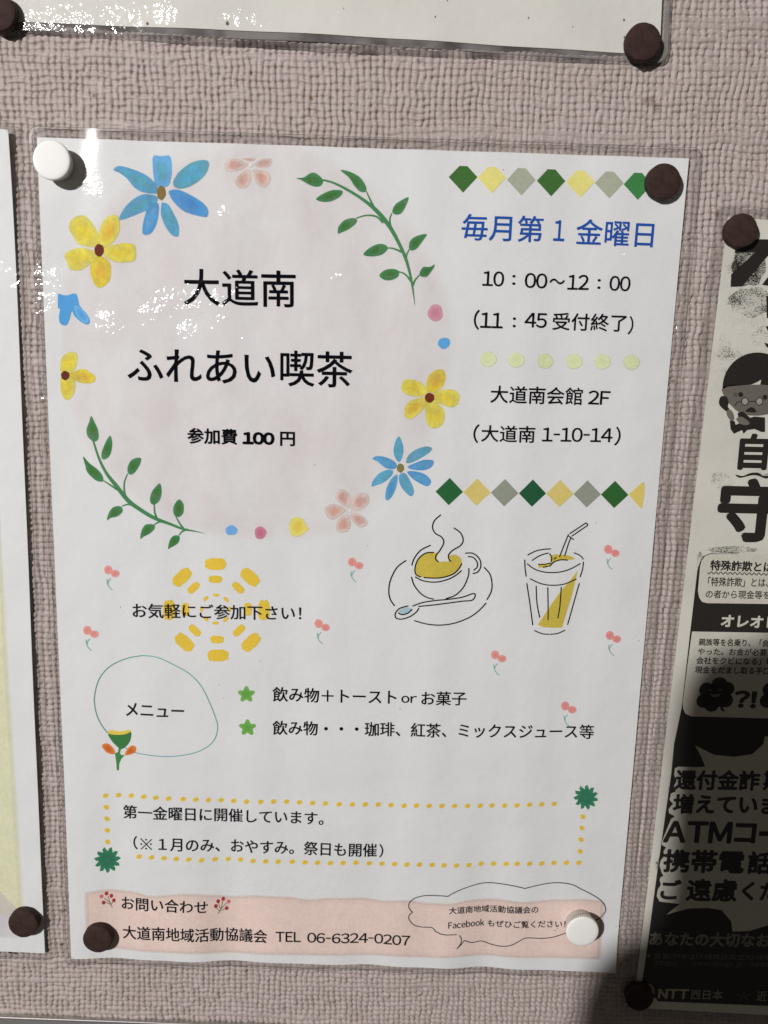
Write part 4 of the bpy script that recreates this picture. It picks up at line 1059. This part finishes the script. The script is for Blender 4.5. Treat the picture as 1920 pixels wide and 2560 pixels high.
def villain(dx):
    pr = wp(5)
    for (x, y, r_) in ((755, 1308, 68), (655, 1345, 62), (820, 1330, 52), (625, 1430, 54), (800, 1420, 60), (690, 1455, 60), (740, 1380, 95)):
        pr.poly(D7(*[(x + dx + r_ * math.cos(t * math.pi / 9), y + r_ * math.sin(t * math.pi / 9)) for t in range(18)]), BK)
    pr.poly(D7((770 + dx, 1450), (785 + dx, 1490), (800 + dx, 1512), (765 + dx, 1505), (755 + dx, 1460)), BK)
    o = pr.build('black_blossom_figure', warn)
    pr = wp(6); g_ = ink(120, 112, 104)
    pr.line(spline(D7((665 + dx, 1350), (680 + dx, 1338), (695 + dx, 1352)), False, 4), .3, g_); pr.line(spline(D7((740 + dx, 1352), (758 + dx, 1335), (775 + dx, 1345)), False, 4), .3, g_)
    pr.poly(D7((675 + dx, 1372), (720 + dx, 1378), (765 + dx, 1368), (745 + dx, 1392), (700 + dx, 1396)), g_); pr.build('grin', o)
villain(0); villain(500)
WT(D7, '?!', 868, 1412, 1048, 1420, 138, BK, .04)
WT(D8, '還付金詐', 592, 280, 1262, 288, 160, BK, TK); WT(D8, '欺', 1290, 285, 1440, 288, 160, BK, TK)
WT(D8, '増えてい', 575, 470, 1245, 478, 158, BK, TK); WT(D8, 'ま', 1275, 482, 1410, 485, 140, BK, TK)
WT(D8, 'ATM', 500, 690, 1042, 700, 172, BK, TK); WT(D8, 'コ', 1062, 702, 1232, 706, 160, BK, TK); WT(D8, 'ー', 1255, 706, 1420, 708, 40, BK, TK)
WT(D8, '携帯電', 500, 920, 1142, 932, 185, BK, TK); WT(D8, '話', 1165, 935, 1360, 938, 180, BK, TK)
WT(D8, 'ご', 478, 1145, 640, 1150, 160, BK, TK); WT(D8, '遠慮', 680, 1150, 1085, 1158, 178, BK, TK); WT(D8, 'くだ', 1120, 1160, 1420, 1165, 150, BK, TK)
GR = ink(132, 124, 112)
WT(D8, 'あなたの大切なお', 390, 1535, 1345, 1550, 112, GR, .03)
WT(D8, '★', 366, 1668, 402, 1669, 34, GR, 0); WT(D8, '警察庁HPより「特殊詐欺認知・検挙状', 425, 1674, 1420, 1686, 46, ink(104, 98, 90), 0)
WT(D8, '(https://www.npa.go.jp/bureau', 425, 1728, 1360, 1742, 56, ink(104, 98, 90), 0)
WT(D8, 'NTT', 458, 1970, 700, 1974, 78, ink(170, 162, 142), .035); WT(D8, '西日本', 715, 1976, 968, 1980, 76, ink(150, 142, 126), .01); WT(D8, '近', 1236, 1988, 1318, 1990, 78, ink(150, 142, 126), .01)
pr = wp(5); 
for k in range(5):
    a = k * 2 * math.pi / 5; pr.line(D8((1135, 1990), (1135 + 58 * math.sin(a), 1990 - 40 * math.cos(a))), .5, ink(80, 76, 70))
pr.build('small_emblem', warn)
pr = wp(5); pr.line(spline(D8((335, 1905), (385, 1900), (418, 1930), (415, 1975), (392, 1990)), False, 5), .9, ink(150, 142, 126)); pr.line(spline(D8((350, 1930), (385, 1930), (392, 1960)), False, 5), .8, ink(150, 142, 126)); pr.build('round_emblem', warn)

# ================================================================ sheet at left
leftp = empty('yellow_notice', -60, 0, 0)
tag(leftp, 'white laminated notice with a pale yellow printed area, cut off at the left edge', 'poster')
a_, b_ = P(25, 327), P(114, 2381)
exl = np.array(P(112, 2382)) - np.array(P(0, 2377)); exl = exl / np.linalg.norm(exl)
upl = (np.array(a_) - np.array(b_)); HL_ = np.linalg.norm(upl); upl = upl / HL_
def frl(x, y):
    q_ = np.array(b_) + exl * x + upl * y; return float(q_[0]), float(q_[1])
sheet('paper', [frl(-210, 0), frl(0, 0), frl(0, HL_), frl(-210, HL_)], wave_left, 0.0, leftp, M_PAPER, nx=40, ny=60)
film(leftp, -213.0, 2.4, -2.8, HL_ + 2.6, wave_left, Z_FILM, M_FILM, M_RIM, frame=frl, seal=2.2, seal_mat=M_HAZE, crinkles=[P(a, b) + (c, d) for a, b, c, d in ((8, 690, 4, .6), (40, 720, 2.5, .8), (44, 850, 2, 1), (15, 1000, 4, .4), (10, 800, 3, .3))])
pr = Print(wave_left, 1)
def soft_area(pr, quad, col, a, edge=.05, n=24):
    bl, br, tr, tl = quad; g = []
    ts = [0, edge] + [edge + (1 - 2 * edge) * k / n for k in range(1, n)] + [1 - edge, 1]
    for v in ts:
        row = []
        for u in ts:
            x = (bl[0] * (1 - u) + br[0] * u) * (1 - v) + (tl[0] * (1 - u) + tr[0] * u) * v
            y = (bl[1] * (1 - u) + br[1] * u) * (1 - v) + (tl[1] * (1 - u) + tr[1] * u) * v
            row.append(pr.vert(x, y, col, 0 if (u in (0, 1) or v in (0, 1)) else a))
        g.append(row)
    for j in range(len(ts) - 1):
        for i in range(len(ts) - 1): pr.f.append((g[j][i], g[j][i + 1], g[j + 1][i + 1], g[j + 1][i]))
soft_area(pr, [P(-500, 2290), P(66, 2296), P(-8, 1120), P(-500, 1120)], ink(217, 215, 182), .85, edge=.03)
pr.build('pale_yellow_area', leftp)
pr = Print(wave_left, 2); soft_area(pr, [P(-500, 2330), P(75, 2345), P(68, 2290), P(-500, 1700)], ink(206, 198, 206), .6, edge=.06); pr.build('lavender_area', leftp, M_WASH)

# ================================================================ sheet above
topp = empty('blank_notice', 95, 340, 0)
tag(topp, 'wide blank cream laminated sheet sagging off the wall above the cafe notice', 'poster')
c0_, c1_ = P(-60, 58), P(1573, 133)
ext = np.array(P(1573, 133)) - np.array(P(424, 74)); ext = ext / np.linalg.norm(ext)
brt = np.array(P(1648, 138)); upt = np.array([-ext[1], ext[0]])
trt = np.array(P(1654, 0)); upr = trt - brt; upr = upr / np.linalg.norm(upr)
def frt(x, y):
    q_ = brt + ext * x + upr * y; return float(q_[0]), float(q_[1])
sheet('paper', [frt(-297, 0), frt(0, 0), frt(0, 210), frt(-297, 210)], wave_top, 0.35, topp, M_OLD, nx=80, ny=60)
film(topp, -300.5, 2.6, -2.6, 213, wave_top, 0.35 + Z_FILM, M_FILM_OLD, M_RIM, frame=frt, r=3.5, seal=2.3, rim=.25,
     crinkles=[P(a, b) + (c, d) for a, b, c, d in ((50, 60, 6, .5), (100, 56, 6, .6), (150, 55, 6, .6), (200, 54, 6, .7), (240, 52, 6, .7), (300, 35, 3, .9), (345, 28, 3, .9), (420, 26, 3, 1), (585, 40, 3, 1.2), (605, 42, 3, 1.2), (650, 54, 3, 1.2), (440, 10, 5, .8))])

pr = Print(wave_top, 20)
for x, y, r_ in ((1559, 51, 3.2), (1560, 94, 2.6), (1087, 49, 2.4), (1320, 48, 2.2), (1117, 8, 2), (372, 64, 4), (572, 66, 5), (1430, 70, 1.6), (860, 30, 1.6)):
    pr.fan(PX(*[(x + r_ * math.cos(t), y + 1.4 * r_ * math.sin(t)) for t in range(6)]), ink(110, 96, 86), soft=.5)
pr.build('grime_speck', topp)
pr = Print(layer=5)
for x, y, r_ in ((1258, 425, 1.6), (787, 1162, 1.6), (919, 1365, 1.3), (651, 1652, 1.4), (548, 1712, 1.3), (558, 1745, 1.2), (1000, 1772, 1.6), (302, 1517, 1.6), (1597, 1602, 1.6), (1387, 2325, 1.8), (1393, 2320, 1.4), (1540, 2316, 1.5), (1491, 1307, 1.4)):
    pr.fan(PX(*[(x + r_ * math.cos(t), y + r_ * math.sin(t)) for t in range(6)]), ink(90, 84, 80), soft=.5)
pr.build('ink_speck', notice)

# ================================================================ magnets
M_BROWN = mat_simple('brown_rubber', (.026, .013, .010), (.050, .026, .021), 420, .80, bump=.00018, spec=.25)
M_WHITE = mat_simple('white_plastic', (.84, .83, .80), (.86, .85, .82), 60, .6, spec=.15)
M_WHITE2 = mat_simple('white_plastic_ridged', (.60, .56, .50), (.74, .72, .67), 250, .35)
def lathe(prof, n, ridged=None, cut=0.0, wob=0.0):
    """revolve (r, z) mm round the wall normal; ridged = (first row, last row, teeth, depth)"""
    bm = bmesh.new(); rows = []
    for k, (r, z) in enumerate(prof):
        row = []
        for t in range(n):
            a = t / n * 2 * math.pi; rr = r
            if ridged and ridged[0] <= k <= ridged[1]: rr -= ridged[3] * (.5 - .5 * math.cos(a * ridged[2])) ** .7
            if wob: rr *= 1 + wob * (math.sin(3 * a + wob * 900) * .5 + math.sin(7 * a + 1) * .3 + math.sin(13 * a) * .25)
            row.append(bm.verts.new((rr * math.cos(a) * .001, -z * .001, rr * math.sin(a) * .001)))
        rows.append(row)
    for a_, b_2 in zip(rows, rows[1:]):
        for t in range(n): bm.faces.new((a_[t], a_[(t + 1) % n], b_2[(t + 1) % n], b_2[t]))
    bm.faces.new(rows[-1]); bm.faces.new(list(reversed(rows[0])))
    bmesh.ops.recalc_face_normals(bm, faces=bm.faces)
    me = bpy.data.meshes.new('m'); bm.to_mesh(me); bm.free(); me.shade_smooth(); return me

def put(o, px, py, ztop):
    """stand a magnet so that its face is seen at this photo pixel"""
    x, y = P(px, py, ztop)
    return x, y

def brown(px, py, label, zb=.4, r=5.5, h=3.0, k=0):
    x, y = put(None, px, py, zb + h)
    me = lathe([(r * .96, 0), (r, .25), (r, h - .35), (r * .985, h - .1), (r * .95, h), (r * .5, h + .03), (r * .05, h)], 56, wob=.006 + .0031 * k)
    me.name = 'brown_magnet'
    o = link('brown_magnet', me, mat=M_BROWN); o.location = W(x, y, zb)
    m = o.modifiers.new('edge', 'EDGE_SPLIT'); m.split_angle = math.radians(50)
    return tag(o, label, 'magnet', 'round brown magnets')
brown(1660, 453, 'dark brown round magnet on the upper right corner of the cafe notice', k=1)
brown(243, 2350, 'dark brown round magnet on the peach band at the cafe notice\'s lower left corner', k=2)
brown(1609, 103, 'dark brown round magnet on the lower right corner of the blank sheet above', zb=.9, h=3.2, k=3)
brown(-7, 28, 'dark brown round magnet cut off at the top left of the picture', zb=.9, k=4)
brown(57, 2311, 'dark brown round magnet on the yellow notice at lower left', zb=1.0, k=5, r=5.6)
brown(1855, 576, 'dark brown round magnet on the upper left corner of the fraud warning poster', k=6, r=5.3)
brown(1600, 2497, 'dark brown round magnet in deep shade at the fraud poster\'s lower left corner', k=7, r=5.4)

def white(px, py, label, zb=.4, h=6.2, r=6.0):
    x, y = put(None, px, py, zb + h)
    root = empty('white_magnet', x, y, zb); tag(root, label, 'magnet', 'round white magnets with a ridged rim')
    n = 50 * 8
    me = lathe([(r * .80, 0), (r * .84, .3), (r * .86, h * .45), (r * .97, h * .62), (r, h * .68), (r, h * .86), (r * .985, h * .9)], n, ridged=(2, 5, 50, .55))
    me.name = 'ridged_body'; o = bpy.data.objects.new('ridged_body', me); C.objects.link(o); me.materials.append(M_WHITE2); o.parent = root
    me = lathe([(r * .975, h * .87), (r * .985, h * .90), (r * .97, h * .925), (r * .92, h * .95), (r * .8, h * .968), (r * .5, h * .985), (r * .04, h * .99)], 96)
    me.name = 'smooth_cap'; o = bpy.data.objects.new('smooth_cap', me); C.objects.link(o); me.materials.append(M_WHITE); o.parent = root
white(127, 399, 'white round ridged magnet on the upper left corner of the cafe notice')
white(1457, 2331, 'white round ridged magnet beside the speech cloud at the cafe notice\'s lower right corner', r=6.2)

# ================================================================ metal rail along the bottom
M_ALU = mat_simple('brushed_aluminium', (.50, .49, .47), (.62, .61, .59), 90, .38, metal=.9, stretch=(.03, 1, 1), bump=.00002)
def box(name, p, size_y, z0, z1, mat, parent=None, bev=.3):
    """long bar following the board's lower edge; p = (x, y_top) left and right ends"""
    (xa_, ya_), (xb_, yb_) = p
    bm = bmesh.new()
    vs = [bm.verts.new(W(x, y, z)) for z in (z0, z1) for x, y in ((xa_, ya_ - size_y), (xb_, yb_ - size_y), (xb_, yb_), (xa_, ya_))]
    for f in ((0, 1, 2, 3), (7, 6, 5, 4), (0, 4, 5, 1), (1, 5, 6, 2), (2, 6, 7, 3), (3, 7, 4, 0)): bm.faces.new([vs[i] for i in f])
    bmesh.ops.recalc_face_normals(bm, faces=bm.faces)
    bmesh.ops.bevel(bm, geom=list(bm.edges), offset=bev * .001, segments=3, affect='EDGES', profile=.5)
    me = bpy.data.meshes.new(name); bm.to_mesh(me); bm.free()
    return link(name, me, parent, mat)
e0 = np.array(P(0, 2539)); e1 = np.array(P(500, 2557)); ed = (e1 - e0) / np.linalg.norm(e1 - e0)
L0 = tuple(e0 - ed * 400); L1 = tuple(e0 + ed * 700)
rail = empty('metal_rail', 0, float(e0[1]) - 10, 0)
tag(rail, 'grey aluminium frame rail along the bottom edge of the board, at the lower left', 'rail')
box('raised_lip', (L0, L1), .9, -2.2, .9, M_ALU, rail, .35)
box('rail_face', ((L0[0], L0[1] - .9), (L1[0], L1[1] - .9)), 40, -2.2, .2, mat_simple('anodised_grey', (.20, .195, .18), (.25, .24, .225), 60, .5, metal=.3, stretch=(.05, 1, 1)), rail, .2)

# ================================================================ unseen stand-in for the photographer's hand, shaped to shade the lower right
bd = [(2010, 1540), (1920, 1600), (1790, 1632), (1722, 1690), (1690, 1800), (1682, 1950), (1672, 2100), (1662, 2240), (1615, 2325), (1530, 2372), (1476, 2430), (1448, 2500), (1436, 2580), (1430, 2760), (1500, 3100), (1700, 3500), (2500, 3600), (2700, 2600), (2500, 1560)]
ZH = 400.0
def toward(px, py, z): 
    s_ = np.array(P(px, py) + (0.0,)); return s_ + (LAMP - s_) * (z / LAMP[2])
ol = spline([tuple(toward(x, y, ZH)[:2]) for x, y in bd], True, 5)
cxh = sum(p[0] for p in ol) / len(ol); cyh = sum(p[1] for p in ol) / len(ol)
bm = bmesh.new(); rows = []
axis = (LAMP - np.array([cxh, cyh, ZH])); axis = axis / np.linalg.norm(axis)
for k in range(13):
    t = -1 + 2 * k / 12; sc = max(.02, (1 - abs(t) ** 3) ** .5); d = t * 26
    rows.append([bm.verts.new(W((cxh + (x - cxh) * sc + axis[0] * d), (cyh + (y - cyh) * sc + axis[1] * d), ZH + axis[2] * d)) for x, y in ol])
n = len(ol)
for a_, b_2 in zip(rows, rows[1:]):
    for t in range(n): bm.faces.new((a_[t], a_[(t + 1) % n], b_2[(t + 1) % n], b_2[t]))
bm.faces.new(rows[0]); bm.faces.new(rows[-1]); bmesh.ops.recalc_face_normals(bm, faces=bm.faces)
me = bpy.data.meshes.new('hand_stand_in'); bm.to_mesh(me); bm.free(); me.shade_smooth()
hand = link('hand_stand_in', me, mat=mat_simple('stand_in_dark', (.02, .018, .017), (.035, .03, .028), 200, .8))
tag(hand, 'plain rounded dark stand-in for the hand of the photographer, unseen, added to shade the lower right', 'hand_stand_in')
